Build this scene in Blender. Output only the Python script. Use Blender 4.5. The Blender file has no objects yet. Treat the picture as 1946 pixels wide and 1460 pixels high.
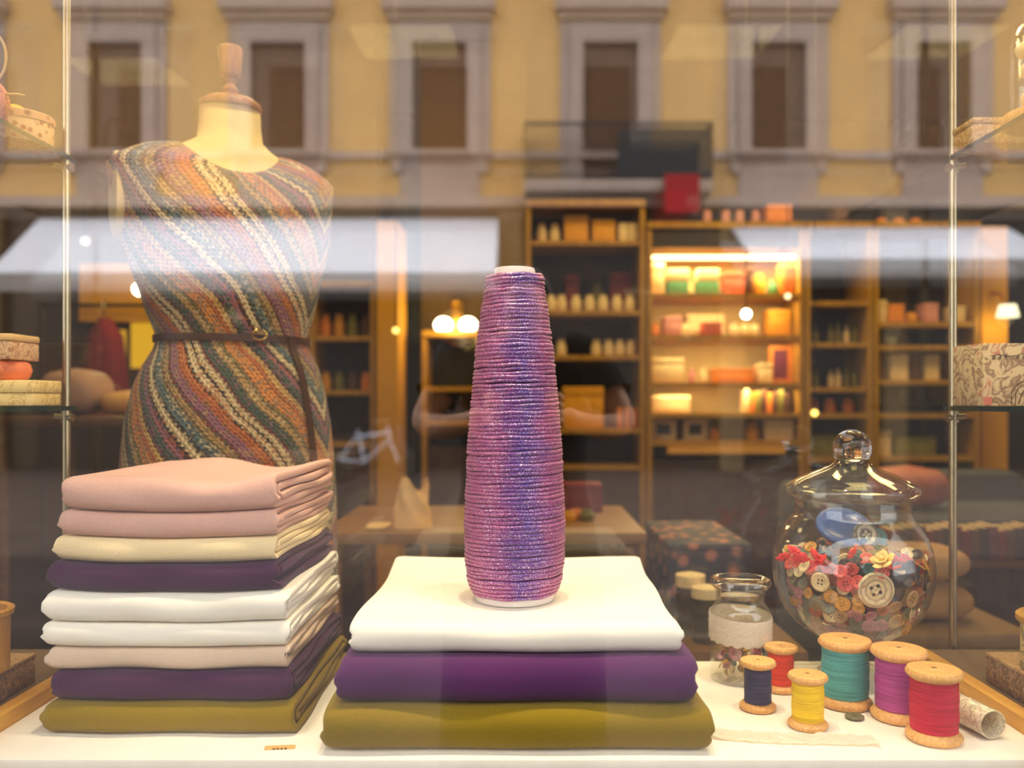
import bpy, bmesh, math, random
from mathutils import Vector, Matrix, Euler
R = random.Random(7)
sc = bpy.context.scene
COL = sc.collection
PI = math.pi

# ------------------------------------------------------------------ camera, sky, light
TABLE = 0.85                       # height of the white display platform
CAMH = TABLE + 0.432               # the lens
FPX, VPX, VPY = 1650.0, 995.0, 765.0
def X(px, d): return (px - VPX) / FPX * d
def Z(py, d): return CAMH - (py - VPY) / FPX * d

cam_d = bpy.data.cameras.new('camera'); cam = bpy.data.objects.new('camera', cam_d); COL.objects.link(cam)
cam.location = (0, 0, CAMH); cam.rotation_euler = (PI / 2, 0, 0)
cam_d.sensor_width = 36.0; cam_d.lens = 36.0 * FPX / 1946.0
cam_d.shift_x = (973.0 - VPX) / 1946.0; cam_d.shift_y = (VPY - 730.0) / 1946.0
cam_d.clip_start = 0.02; cam_d.clip_end = 200
cam_d.dof.use_dof = True; cam_d.dof.focus_distance = 1.2; cam_d.dof.aperture_fstop = 2.5
sc.camera = cam

w = bpy.data.worlds.new('overcast_sky'); sc.world = w; w.use_nodes = True
bg = w.node_tree.nodes['Background']; bg.inputs[0].default_value = (0.95, 0.95, 0.98, 1); bg.inputs[1].default_value = 4.6

sc.view_settings.view_transform = 'Standard'; sc.view_settings.look = 'None'
sc.view_settings.exposure = 0.12; sc.view_settings.gamma = 1.0; sc.view_settings.use_curve_mapping = False
cy = sc.cycles
cy.use_denoising = True
cy.max_bounces = 10; cy.diffuse_bounces = 4; cy.glossy_bounces = 5; cy.transmission_bounces = 8; cy.transparent_max_bounces = 40
cy.caustics_reflective = False; cy.caustics_refractive = False
cy.sample_clamp_indirect = 6.0; cy.blur_glossy = 0.5

def lamp(name, kind, loc, power, color, size=0.1, aim=None, spot=60, blend=0.6, size_y=None, spread=None):
    d = bpy.data.lights.new(name, kind); d.energy = power; d.color = color
    if kind == 'AREA':
        d.size = size
        if size_y: d.shape = 'RECTANGLE'; d.size_y = size_y
        if spread: d.spread = math.radians(spread)
    else:
        d.shadow_soft_size = size
    if kind == 'SPOT':
        d.spot_size = math.radians(spot); d.spot_blend = blend
    o = bpy.data.objects.new(name, d); COL.objects.link(o); o.location = loc
    if aim is not None:
        o.rotation_euler = (Vector(aim) - Vector(loc)).to_track_quat('-Z', 'Y').to_euler()
    return o
WARM = (1.0, 0.72, 0.28); WARMW = (1.0, 0.81, 0.54)
# spotlights on the ceiling track over the display
SPOTS = [(-0.50, 1.16, 2.72, (-0.50, 1.32, 1.0), 46), (0.00, 1.12, 2.72, (-0.03, 1.26, 1.0), 58), (0.22, 1.12, 2.72, (0.20, 1.25, 1.0), 34),
         (0.55, 1.12, 2.72, (0.52, 1.25, 1.0), 46), (-0.15, 1.20, 2.72, (-0.52, 1.66, 1.60), 52)]
for sx, sy, sz, aim, p in SPOTS:
    lamp('display_spot_light', 'SPOT', (sx, sy, sz - 0.10), p, WARMW, 0.022, aim, 52, 0.8)
# shop ceiling lights
for lx, ly, p in ((-2.2, 3.6, 8), (-0.6, 3.2, 16), (1.0, 3.2, 25), (2.1, 3.2, 17), (-1.0, 2.2, 7), (1.0, 2.2, 7)):
    lamp('shop_ceiling_light', 'AREA', (lx, ly, 3.12), p, WARM, 0.5, (lx, ly + 0.25, 0))

# ------------------------------------------------------------------ helpers
def thing(name, label, cat, loc=(0, 0, 0), rz=0.0, group=None):
    o = bpy.data.objects.new(name, None); COL.objects.link(o)
    o.location = loc; o.rotation_euler = (0, 0, rz); o.empty_display_size = 0.02
    o['label'] = label; o['category'] = cat
    if group: o['group'] = group
    return o
def tag(o, label, cat, group=None):
    o['label'] = label; o['category'] = cat
    if group: o['group'] = group
    return o
def obj(name, bm, mat, parent=None, sharp=40, label=None, loc=None, rot=None):
    me = bpy.data.meshes.new(name)
    bmesh.ops.recalc_face_normals(bm, faces=bm.faces)
    bm.to_mesh(me); bm.free()
    for m in (mat if isinstance(mat, (list, tuple)) else [mat]): me.materials.append(m)
    me.polygons.foreach_set('use_smooth', [True] * len(me.polygons))
    me.set_sharp_from_angle(angle=math.radians(sharp))
    o = bpy.data.objects.new(name, me); COL.objects.link(o)
    if parent is not None: o.parent = parent
    if loc is not None: o.location = loc
    if rot is not None: o.rotation_euler = rot
    if label: o['label'] = label
    return o
def struct(name, bm, mat, parent=None, sharp=40):
    o = obj(name, bm, mat, parent, sharp)
    if parent is None: o['kind'] = 'structure'
    return o
def dup(root, loc=None, rot=None, label=None, group=None, mats=None, scale=None):
    r = root.copy(); COL.objects.link(r)
    if loc is not None: r.location = loc
    if rot is not None: r.rotation_euler = rot
    if scale is not None: r.scale = scale
    if label: r['label'] = label
    if group: r['group'] = group
    if mats and r.data is not None:
        r.data = r.data.copy(); r.data.materials.clear(); r.data.materials.append(mats)
    for ch in list(root.children):
        c = ch.copy(); COL.objects.link(c); c.parent = r
        for g in ch.children:
            d = g.copy(); COL.objects.link(d); d.parent = c
    return r
def box(bm, x0, x1, y0, y1, z0, z1, bev=0.0, mi=0, seg=2):
    vs = [bm.verts.new((x, y, z)) for x in (x0, x1) for y in (y0, y1) for z in (z0, z1)]
    fs = []
    for idx in ((0, 1, 3, 2), (4, 6, 7, 5), (0, 4, 5, 1), (2, 3, 7, 6), (0, 2, 6, 4), (1, 5, 7, 3)):
        f = bm.faces.new([vs[i] for i in idx]); f.material_index = mi; fs.append(f)
    if bev > 0:
        es = list({e for f in fs for e in f.edges})
        bmesh.ops.bevel(bm, geom=es, offset=bev, segments=seg, profile=0.5, affect='EDGES')
    return fs
def bx(*a, **k):
    bm = bmesh.new(); box(bm, *a, **k); return bm
def lathe_into(bm, prof, seg=32, c=(0, 0), mi=0, phase=0.0, ripple=None):
    rings = []
    for (r, z) in prof:
        if r < 1e-6:
            rings.append([bm.verts.new((c[0], c[1], z))])
        else:
            ring = []
            for i in range(seg):
                a = phase + 2 * PI * i / seg
                rr = r * (1 + (ripple(a, z) if ripple else 0))
                ring.append(bm.verts.new((c[0] + rr * math.cos(a), c[1] + rr * math.sin(a), z)))
            rings.append(ring)
    for A, B in zip(rings, rings[1:]):
        if len(A) == 1 and len(B) == 1: continue
        for i in range(seg):
            j = (i + 1) % seg
            if len(A) == 1: f = bm.faces.new((A[0], B[i], B[j]))
            elif len(B) == 1: f = bm.faces.new((A[i], A[j], B[0]))
            else: f = bm.faces.new((A[i], A[j], B[j], B[i]))
            f.material_index = mi
    return rings
def lathe(prof, seg=32, **k):
    bm = bmesh.new(); lathe_into(bm, prof, seg, **k); return bm
def tube_into(bm, pts, r, seg=8, mi=0, closed=False, cap=True):
    pts = [Vector(p) for p in pts]; n = len(pts)
    rs = r if isinstance(r, (list, tuple)) else [r] * n
    rings = []; prev = None
    for i, p in enumerate(pts):
        if closed: t = (pts[(i + 1) % n] - pts[i - 1]).normalized()
        else: t = (pts[min(i + 1, n - 1)] - pts[max(i - 1, 0)]).normalized()
        if prev is None:
            u = t.orthogonal().normalized()
        else:
            u = (prev - t * prev.dot(t))
            u = u.normalized() if u.length > 1e-6 else t.orthogonal().normalized()
        prev = u; v = t.cross(u)
        rings.append([bm.verts.new(p + (u * math.cos(2 * PI * k / seg) + v * math.sin(2 * PI * k / seg)) * rs[i]) for k in range(seg)])
    m = n if closed else n - 1
    for i in range(m):
        A, B = rings[i], rings[(i + 1) % n]
        for k in range(seg):
            f = bm.faces.new((A[k], A[(k + 1) % seg], B[(k + 1) % seg], B[k])); f.material_index = mi
    if not closed and cap:
        bm.faces.new(list(reversed(rings[0]))).material_index = mi; bm.faces.new(rings[-1]).material_index = mi
    return rings
def tube(pts, r, seg=8, **k):
    bm = bmesh.new(); tube_into(bm, pts, r, seg, **k); return bm
def ball_into(bm, c, r, seg=14, rings=9, sz=1.0, mi=0):
    prof = [(r * math.sin(PI * i / rings), c[2] - r * sz * math.cos(PI * i / rings)) for i in range(rings + 1)]
    prof[0] = (0, prof[0][1]); prof[-1] = (0, prof[-1][1])
    lathe_into(bm, prof, seg, c=(c[0], c[1]), mi=mi)
def ball(c, r, **k):
    bm = bmesh.new(); ball_into(bm, c, r, **k); return bm
def loft(rings, cap0=False, cap1=False):
    bm = bmesh.new()
    vr = [[bm.verts.new(p) for p in ring] for ring in rings]
    n = len(vr[0])
    for A, B in zip(vr, vr[1:]):
        for i in range(n):
            bm.faces.new((A[i], A[(i + 1) % n], B[(i + 1) % n], B[i]))
    if cap0: bm.faces.new(list(reversed(vr[0])))
    if cap1: bm.faces.new(vr[-1])
    return bm
def smooth(pts, n=8):
    """Catmull-Rom through the points."""
    P = [Vector(p) for p in pts]; out = []
    for i in range(len(P) - 1):
        a, b, c, d = P[max(i - 1, 0)], P[i], P[i + 1], P[min(i + 2, len(P) - 1)]
        for k in range(n):
            t = k / n
            out.append(0.5 * ((2 * b) + (c - a) * t + (2 * a - 5 * b + 4 * c - d) * t * t + (3 * b - a - 3 * c + d) * t ** 3))
    out.append(P[-1]); return out

# ------------------------------------------------------------------ materials
def srgb(r, g, b):
    f = lambda c: (c / 255 / 12.92) if c / 255 <= 0.04045 else ((c / 255 + 0.055) / 1.055) ** 2.4
    return (f(r), f(g), f(b), 1)
class NT:
    def __init__(self, name):
        self.m = bpy.data.materials.new(name); self.m.use_nodes = True
        self.t = self.m.node_tree; self.b = self.t.nodes['Principled BSDF']; self.out = self.t.nodes['Material Output']
    def n(self, kind, **kw):
        o = self.t.nodes.new(kind)
        for k, v in kw.items():
            if k.startswith('i_'):
                key = k[2:]; key = int(key) if key.isdigit() else key
                o.inputs[key].default_value = v
            else: setattr(o, k, v)
        return o
    def l(self, a, b): self.t.links.new(a, b)
    def math(self, op, a, b=None, c=None):
        o = self.n('ShaderNodeMath', operation=op)
        for i, v in enumerate((a, b, c)):
            if v is None: continue
            if isinstance(v, (int, float)): o.inputs[i].default_value = v
            else: self.l(v, o.inputs[i])
        return o.outputs[0]
    def coords(self): return self.n('ShaderNodeTexCoord').outputs['Object']
    def noise(self, scale, detail=3, vec=None, rough=0.5):
        o = self.n('ShaderNodeTexNoise'); o.inputs['Scale'].default_value = scale; o.inputs['Detail'].default_value = detail; o.inputs['Roughness'].default_value = rough
        self.l(vec if vec is not None else self.coords(), o.inputs['Vector']); return o.outputs['Fac']
    def ramp(self, fac, stops, interp='LINEAR'):
        o = self.n('ShaderNodeValToRGB'); cr = o.color_ramp; cr.interpolation = interp
        while len(cr.elements) < len(stops): cr.elements.new(0.5)
        for e, (p, c) in zip(cr.elements, stops): e.position = p; e.color = c
        self.l(fac, o.inputs[0]); return o.outputs[0]
    def mix(self, fac, a, b, blend='MIX'):
        o = self.n('ShaderNodeMix', data_type='RGBA', blend_type=blend)
        if isinstance(fac, (int, float)): o.inputs[0].default_value = fac
        else: self.l(fac, o.inputs[0])
        for i, v in ((6, a), (7, b)):
            if isinstance(v, tuple): o.inputs[i].default_value = v
            else: self.l(v, o.inputs[i])
        return o.outputs[2]
    def bump(self, h, strength=0.3, dist=0.001):
        o = self.n('ShaderNodeBump'); o.inputs['Strength'].default_value = strength; o.inputs['Distance'].default_value = dist
        self.l(h, o.inputs['Height']); self.l(o.outputs[0], self.b.inputs['Normal'])
    def base(self, c):
        if isinstance(c, tuple): self.b.inputs['Base Color'].default_value = c
        else: self.l(c, self.b.inputs['Base Color'])
    def set(self, rough=None, metal=None, spec=None, sheen=None, coat=None):
        for k, v in (('Roughness', rough), ('Metallic', metal), ('Specular IOR Level', spec), ('Sheen Weight', sheen), ('Coat Weight', coat)):
            if v is not None: self.b.inputs[k].default_value = v
        return self
_cache = {}
def plain(name, c, rough=0.5, metal=0.0, var=0.12, scale=30, bump=0.0, spec=0.4):
    if name in _cache: return _cache[name]
    t = NT(name); nz = t.noise(scale, 4)
    dark = tuple(x * (1 - var) for x in c[:3]) + (1,); lite = tuple(min(1, x * (1 + var)) for x in c[:3]) + (1,)
    t.base(t.ramp(nz, [(0.3, dark), (0.7, lite)])); t.set(rough, metal, spec)
    if bump: t.bump(t.noise(scale * 6, 3), bump, 0.001)
    _cache[name] = t.m; return t.m
def cloth(name, c, var=0.10):
    t = NT(name); co = t.coords()
    nz = t.noise(600, 2, co); big = t.noise(9, 2, co)
    f = t.math('ADD', t.math('MULTIPLY', nz, 0.6), t.math('MULTIPLY', big, 0.4))
    dark = tuple(x * (1 - var) for x in c[:3]) + (1,); lite = tuple(min(1, x * (1 + var)) for x in c[:3]) + (1,)
    t.base(t.ramp(f, [(0.35, dark), (0.65, lite)])); t.set(0.9, 0, 0.12, 0.10); t.b.inputs['Sheen Roughness'].default_value = 0.6
    t.bump(nz, 0.25, 0.0006); return t.m
def wood(name, c1, c2, scale=14, rough=0.45, axis='z'):
    t = NT(name); mp = t.n('ShaderNodeMapping'); t.l(t.coords(), mp.inputs[0])
    mp.inputs['Scale'].default_value = {'z': (6, 6, 0.7), 'x': (0.7, 6, 6), 'y': (6, 0.7, 6)}[axis]
    nz = t.noise(scale, 5, mp.outputs[0], 0.6)
    t.base(t.ramp(nz, [(0.3, c1), (0.7, c2)])); t.set(rough, 0, 0.4); t.bump(nz, 0.1, 0.0005); return t.m
def emit(name, c, s):
    t = NT(name); e = t.n('ShaderNodeEmission'); e.inputs[0].default_value = c; e.inputs[1].default_value = s
    t.l(e.outputs[0], t.out.inputs[0]); return t.m
def glass(name, ior=1.5, tint=(0.98, 0.99, 0.98, 1)):
    t = NT(name); t.t.nodes.remove(t.b)
    tr = t.n('ShaderNodeBsdfTransparent'); tr.inputs[0].default_value = tint
    gl = t.n('ShaderNodeBsdfGlossy'); gl.inputs['Roughness'].default_value = 0.0; gl.inputs[0].default_value = (1, 1, 1, 1)
    lw = t.n('ShaderNodeLayerWeight')
    # Schlick from the facing angle, which is the same for both sides
    f0 = ((ior - 1) / (ior + 1)) ** 2
    lw.inputs['Blend'].default_value = 0.5
    cosi = t.math('SUBTRACT', 1.0, lw.outputs['Facing'])
    p5 = t.math('POWER', t.math('SUBTRACT', 1.0, cosi), 5.0)
    fac = t.math('ADD', t.math('MULTIPLY', p5, 1 - f0), f0)
    mx = t.n('ShaderNodeMixShader'); t.l(fac, mx.inputs[0]); t.l(tr.outputs[0], mx.inputs[1]); t.l(gl.outputs[0], mx.inputs[2])
    t.l(mx.outputs[0], t.out.inputs[0]); return t.m
def solid_glass(name):
    t = NT(name); t.t.nodes.remove(t.b)
    g = t.n('ShaderNodeBsdfGlass'); g.inputs['IOR'].default_value = 1.45; g.inputs['Roughness'].default_value = 0.0
    t.l(g.outputs[0], t.out.inputs[0]); return t.m
def patterned(name, c1, c2, scale=60, c3=None, kind='voronoi', rough=0.6):
    t = NT(name); co = t.coords()
    if kind == 'voronoi':
        v = t.n('ShaderNodeTexVoronoi', feature='F1'); v.inputs['Scale'].default_value = scale; t.l(co, v.inputs['Vector'])
        col = t.mix(t.ramp(v.outputs['Distance'], [(0.25, (0, 0, 0, 1)), (0.45, (1, 1, 1, 1))]), c2, c1)
    else:
        nz = t.n('ShaderNodeTexNoise'); nz.inputs['Scale'].default_value = scale; nz.inputs['Detail'].default_value = 6; nz.inputs['Distortion'].default_value = 1.6; t.l(co, nz.inputs['Vector'])
        col = t.ramp(nz.outputs['Fac'], [(0.40, c1), (0.47, c2), (0.52, c1), (0.60, c1), (0.64, c3 or c2), (0.70, c1)])
    t.base(col); t.set(rough, 0, 0.3); return t.m

WHITE_PAINT = plain('white_paint', srgb(238, 232, 218), 0.55, var=0.03)
BRASS = plain('brass', srgb(200, 165, 100), 0.28, 1.0, var=0.06)
STEEL = plain('satin_steel', srgb(186, 172, 140), 0.32, 1.0, var=0.05)
BLACK = plain('black_paint', srgb(22, 20, 20), 0.5)
PANE = glass('window_glass', 2.0, (0.985, 0.995, 0.99, 1))
BACKPANE = glass('partition_glass', 1.45, (0.99, 1, 0.995, 1))
GLASS = glass('jar_glass', 1.55, (0.985, 0.985, 0.97, 1))
SHELFGLASS = glass('shelf_glass', 1.5, (0.93, 0.97, 0.94, 1))
SHELFEDGE = plain('shelf_glass_edge', srgb(28, 52, 44), 0.12, var=0.1, spec=0.7)
KNOBGLASS = solid_glass('knob_glass')
MAPLE = wood('turned_maple', srgb(208, 146, 74), srgb(238, 188, 116), 60)
GOLDWOOD = wood('golden_oak', srgb(170, 120, 34), srgb(208, 154, 60), 10)
HONEY = wood('honey_oak', srgb(190, 130, 40), srgb(224, 168, 70), 10, axis='y')
DARKWOOD = wood('dark_walnut', srgb(46, 32, 22), srgb(74, 52, 34), 10)
# ------------------------------------------------------------------ the setting
GLASS_Y = 0.90; BACK_Y = 1.52
FACADE_Y = 2 * GLASS_Y - 16.5
PLASTER_IN = plain('shop_plaster', srgb(64, 52, 40), 0.9, var=0.06, scale=4)
CEIL_IN = plain('shop_ceiling_paint', srgb(70, 58, 44), 0.9, var=0.04, scale=4)
OCHRE = plain('ochre_wall_paint', srgb(206, 146, 22), 0.8, var=0.08, scale=3)
FLOORM = wood('shop_floorboards', srgb(58, 42, 30), srgb(88, 66, 46), 6, axis='y')
STONE_OUT = plain('shop_front_stone', srgb(150, 142, 128), 0.9, var=0.1, scale=5)
STREET = plain('paving', srgb(84, 74, 68), 0.9, var=0.25, scale=3, bump=0.2, spec=.1)

struct('floor', bx(-4.3, 4.3, 0.92, 6.0, -0.05, 0.0), FLOORM)
struct('ceiling', bx(-4.3, 4.3, 0.95, 6.0, 3.2, 3.3), CEIL_IN)
struct('wall_back', bx(-4.3, 4.3, 5.9, 6.1, 0, 3.2), PLASTER_IN)
struct('wall_left', bx(-4.4, -4.2, 0.95, 6.0, 0, 3.2), OCHRE)
struct('wall_right', bx(4.2, 4.4, 0.95, 6.0, 0, 3.2), OCHRE)
# our own shop front: piers, sill and fascia round the window; an unseen slab added over it blocks high sky
bm = bmesh.new()
box(bm, -6, -2.2, 0.85, 1.0, 0, 7); box(bm, 2.2, 6, 0.85, 1.0, 0, 7); box(bm, -2.2, 2.2, 0.85, 1.0, 2.95, 7); box(bm, -2.2, 2.2, 0.85, 1.0, 0, 0.55)
struct('wall_front', bm, STONE_OUT)
struct('sky_block_slab', bx(-2.4, 2.4, -0.1, 0.86, 2.98, 3.05), STONE_OUT)
struct('window_1', bx(-2.2, 2.2, GLASS_Y, GLASS_Y + 0.008, 0.55, 2.95), PANE)
struct('window_2', bx(-0.95, 0.95, BACK_Y, BACK_Y + 0.006, 0.60, 2.9), BACKPANE)
struct('street_ground', bx(-30, 30, -26, -5.5, -0.12, -0.02), STREET)
struct('pavement_ground', bx(-30, 30, -5.5, 0.86, -0.12, -0.015), plain('shaded_paving', srgb(66, 61, 60), 0.95, var=.2, scale=2, spec=.08))  # shade on the near ground put into a darker colour than the street

# ------------------------------------------------------------------ display platform
t = thing('display_platform', 'white painted window display platform under the fabric stacks and spools', 'platform', (0, 1.05, 0))
obj('platform_top', bx(-0.686, 0.651, 0, 0.40, TABLE - 0.022, TABLE, bev=0.002), WHITE_PAINT, t)
obj('platform_base', bx(-0.675, 0.640, 0.01, 0.39, 0.0, TABLE - 0.0225), WHITE_PAINT, t)
LEDGE = plain('ledge_paint', srgb(96, 70, 40), 0.6)
for nm, x0, x1, tr0, tr1 in (('left', -0.96, -0.712, -0.711, -0.687), ('right', 0.677, 0.93, 0.652, 0.676)):
    struct('trim_' + ('1' if nm == 'left' else '2'), bx(tr0, tr1, 1.0, 1.455, 0.0, TABLE + 0.020, bev=0.002), HONEY)
    tt = thing('display_ledge', 'dark wooden ledge beside the platform carrying the ' + ('wooden cup' if nm == 'left' else 'map-printed tin'), 'ledge', ((x0 + x1) / 2, 1.2, 0))
    obj('ledge_top', bx(x0 - (x0 + x1) / 2, x1 - (x0 + x1) / 2, -0.2, 0.255, TABLE - 0.01, TABLE + 0.018), LEDGE, tt)
    obj('ledge_base', bx(x0 - (x0 + x1) / 2 + .005, x1 - (x0 + x1) / 2 - .005, -0.19, 0.25, 0.0, TABLE - 0.0105), LEDGE, tt)

# ------------------------------------------------------------------ folded fabrics
F_PINK = cloth('rose_wool', srgb(210, 166, 150)); F_CREAM = cloth('cream_wool', srgb(236, 214, 166)); F_PURP = cloth('aubergine_wool', srgb(66, 30, 64))
F_WHITE = cloth('ivory_wool', srgb(240, 234, 220), 0.04); F_BEIGE = cloth('sand_wool', srgb(212, 188, 164)); F_OLIVE = cloth('olive_wool', srgb(132, 108, 14))
F_PURP2 = cloth('violet_wool', srgb(82, 36, 86))
def fold_path(D, h, nl):
    """centre line (y, z) of a cloth folded over and over: a flattened spiral"""
    p = h / nl; pts = []
    def arc(yc, z0, z1, front):
        b = abs(z1 - z0) / 2; zc = (z0 + z1) / 2; a = min(b * 0.85, 0.018); s = 1 if z1 > z0 else -1
        for k in range(9):
            ph = -PI / 2 + PI * k / 8
            cc = abs(math.cos(ph)) ** 0.8
            pts.append((yc + (-a * cc if front else a * cc), zc + s * b * math.sin(ph)))
    lo, hi = 0, nl - 1
    zl = lambda k: p * (k + 0.5)
    inset = 0.020; back = D - 0.010; first = True
    pts.append((back, zl(lo)))
    pts.append((D * 0.55, zl(lo)))
    while True:
        arc(inset, zl(lo), zl(hi), True)                        # round the front, up
        pts.append((D * 0.55, zl(hi)))
        lo += 1
        if lo > hi - 1:
            pts.append((back - 0.006, zl(hi))); break
        arc(back - 0.012, zl(hi), zl(lo), False)                # round the back, down
        pts.append((D * 0.55, zl(lo)))
        hi -= 1; inset += p * 0.95; back -= p * 0.95
        if lo == hi: pts.append((inset + 0.01, zl(lo))); break
    return pts, p
def resample(pts, step):
    out = [pts[0]]; acc = 0
    for a, b in zip(pts, pts[1:]):
        L = math.hypot(b[0] - a[0], b[1] - a[1]); m = max(1, int(L / step))
        for k in range(1, m + 1): out.append((a[0] + (b[0] - a[0]) * k / m, a[1] + (b[1] - a[1]) * k / m))
    return out
def folded_fabric(label, group, x0, x1, y0, y1, z0, h, mat, nl=4, sag=(0, 0), round_l=0.014, round_r=0.004, seed=0, top=None, yskew=0.0, taper=0.0, emin=.62):
    D = y1 - y0; W = x1 - x0; rr = random.Random(seed)
    path, p = fold_path(D, h, nl); path = resample(path, 0.012)
    n = len(path); hw = p * 0.44
    nor = []
    for i in range(n):
        a, b = path[max(i - 1, 0)], path[min(i + 1, n - 1)]
        tx, tz = b[0] - a[0], b[1] - a[1]; L = math.hypot(tx, tz) or 1
        nor.append((-tz / L, tx / L))
    m = 2 * n
    def loop_at(k):
        return [(path[i][0] + nor[i][0] * hw * k, path[i][1] + nor[i][1] * hw * k, i) for i in range(n)] + [(path[i][0] - nor[i][0] * hw * k, path[i][1] - nor[i][1] * hw * k, i) for i in range(n - 1, -1, -1)]
    lay = [rr.uniform(-1, 1) for _ in range(8)]
    ds = [0, .0015, .004, .008, .013]
    sx = ds + [0.013 + (W - 0.026) * k / 16 for k in range(1, 16)] + [W - d for d in ds[::-1]]
    ph = [rr.uniform(0, 6.28) for _ in range(6)]
    bm = bmesh.new(); rings = []
    for s in sx:
        u = s / W
        e = 1.0
        if s < round_l and round_l > 0: e = math.sqrt(max(0, 1 - ((round_l - s) / round_l) ** 2))
        if W - s < round_r and round_r > 0: e = min(e, math.sqrt(max(0, 1 - ((round_r - (W - s)) / round_r) ** 2)))
        e = emin + (1 - emin) * e
        dend = min(s, W - s); loop = loop_at(1.0 if dend > .004 else .72 + .28 * math.sqrt(max(0, 1 - (1 - dend / .004) ** 2)))
        ring = []
        for (y, z, pi_) in loop:
            v = y / D; q = z / h
            sg = (sag[0] + (sag[1] - sag[0]) * q) * -(1 - (2 * u - 1) ** 2)
            zz = h / 2 + (z - h / 2) * (e if e > .75 else e)
            yy = D * 0.5 + (y - D * 0.5) * (1 - 0.04 * (1 - e))
            wob = 0.0016 * math.sin(5 * u * PI + ph[0] + 3 * v) * q + 0.0010 * math.sin(9 * u + ph[1] + 9 * v + 40 * z)
            yw = 0.0022 * math.sin(4 * u * PI + ph[2]) + 0.0012 * math.sin(11 * u + ph[3] + 60 * z)
            li = min(7, int(z / p)); xw = 0.0045 * lay[li] * (u if round_r < .005 else .35) + 0.0022 * math.sin(9 * v + ph[5] + 2.2 * li) + 0.002 * math.sin(5 * v + ph[4])
            if top: zz += top(u, v) * max(0, (q - .5) * 2)
            xx = s + xw * min(1, abs(2 * u - 1) ** 3 + .1) + taper * (v - .5) * (0.5 - u) * W
            ring.append(bm.verts.new((xx, yy + yw + yskew * (u - .5), zz + sg + wob * 4 * q * (1 - q))))
        rings.append(ring)
    for A, B in zip(rings, rings[1:]):
        for i in range(m):
            j = (i + 1) % m
            bm.faces.new((A[i], A[j], B[j], B[i]))
    for A in (rings[0], rings[-1]):
        for i in range(n - 1):
            bm.faces.new((A[i], A[i + 1], A[m - 2 - i], A[m - 1 - i]))
    o = obj('folded_fabric', bm, mat, None, 60)
    o.location = (x0, y0, TABLE + z0)
    tag(o, label, 'fabric', group); return o
LSTK = 'folded fabrics in the tall pile'
z = 0.0005; k = 0
def topf(u, v): return 0.010 * math.exp(-((u - .36) / .22) ** 2) * (0.3 + v) - 0.006 * math.exp(-((u - .70) / .16) ** 2) + 0.004 * math.exp(-((u - .95) / .08) ** 2)
for (lab, pxl, pxr, h, mat, nl, y0, y1) in (
    ('olive green folded wool at the bottom of the tall pile', 78, 560, .0415, F_OLIVE, 4, 1.118, 1.472),
    ('dark purple folded wool directly on the olive one in the tall pile', 97, 549, .0405, F_PURP, 4, 1.124, 1.468),
    ('sandy beige folded wool between dark purple and ivory in the tall pile', 85, 543, .0305, F_BEIGE, 3, 1.126, 1.470),
    ('ivory folded wool lying on the beige one in the tall pile', 76, 543, .0320, F_WHITE, 4, 1.124, 1.466),
    ('ivory folded wool just under the upper dark purple one in the tall pile', 79, 541, .0400, F_WHITE, 4, 1.128, 1.468),
    ('upper dark purple folded wool beneath the cream one in the tall pile', 92, 528, .0385, F_PURP, 4, 1.132, 1.462),
    ('cream yellow folded wool beneath the rose ones in the tall pile', 102, 526, .0335, F_CREAM, 4, 1.134, 1.464),
    ('flat rose pink folded wool second from the top of the tall pile', 113, 526, .0345, F_PINK, 4, 1.136, 1.464),
    ('puffy rose pink folded wool on top of the tall pile', 125, 532, .0440, F_PINK, 4, 1.138, 1.470)):
    s0 = 0.0008 * k
    folded_fabric(lab, LSTK, X(pxl, y0 + .01), X(pxr, y0 + .01), y0, y1, z, h, mat, nl, (s0, s0 + .0008), 0.015, 0.0, 10 + k, topf if k == 8 else None)
    z += h; k += 1
CSTK = 'folded fabrics under the yarn cone'
def ctop(u, v): return 0.022 * max(0, (v - .72) / .28) ** 1.5 - 0.002 * math.exp(-((u - .5) / .2) ** 2)
folded_fabric('wide olive green folded wool at the bottom of the pile under the cone', CSTK, -.247, .234, 1.066, 1.485, .0005, .0555, F_OLIVE, 4, (0, .0), .024, .020, 31, emin=.70)
folded_fabric('violet folded wool between olive and white under the cone', CSTK, -.234, .214, 1.076, 1.490, .0560, .0590, F_PURP2, 4, (0, .0010), .022, .018, 32, emin=.70)
folded_fabric('bright white folded wool with the yarn cone standing on it', CSTK, -.219, .200, 1.088, 1.500, .1150, .0400, F_WHITE, 4, (.0010, .002), .016, .012, 33, ctop, emin=.72)

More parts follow.
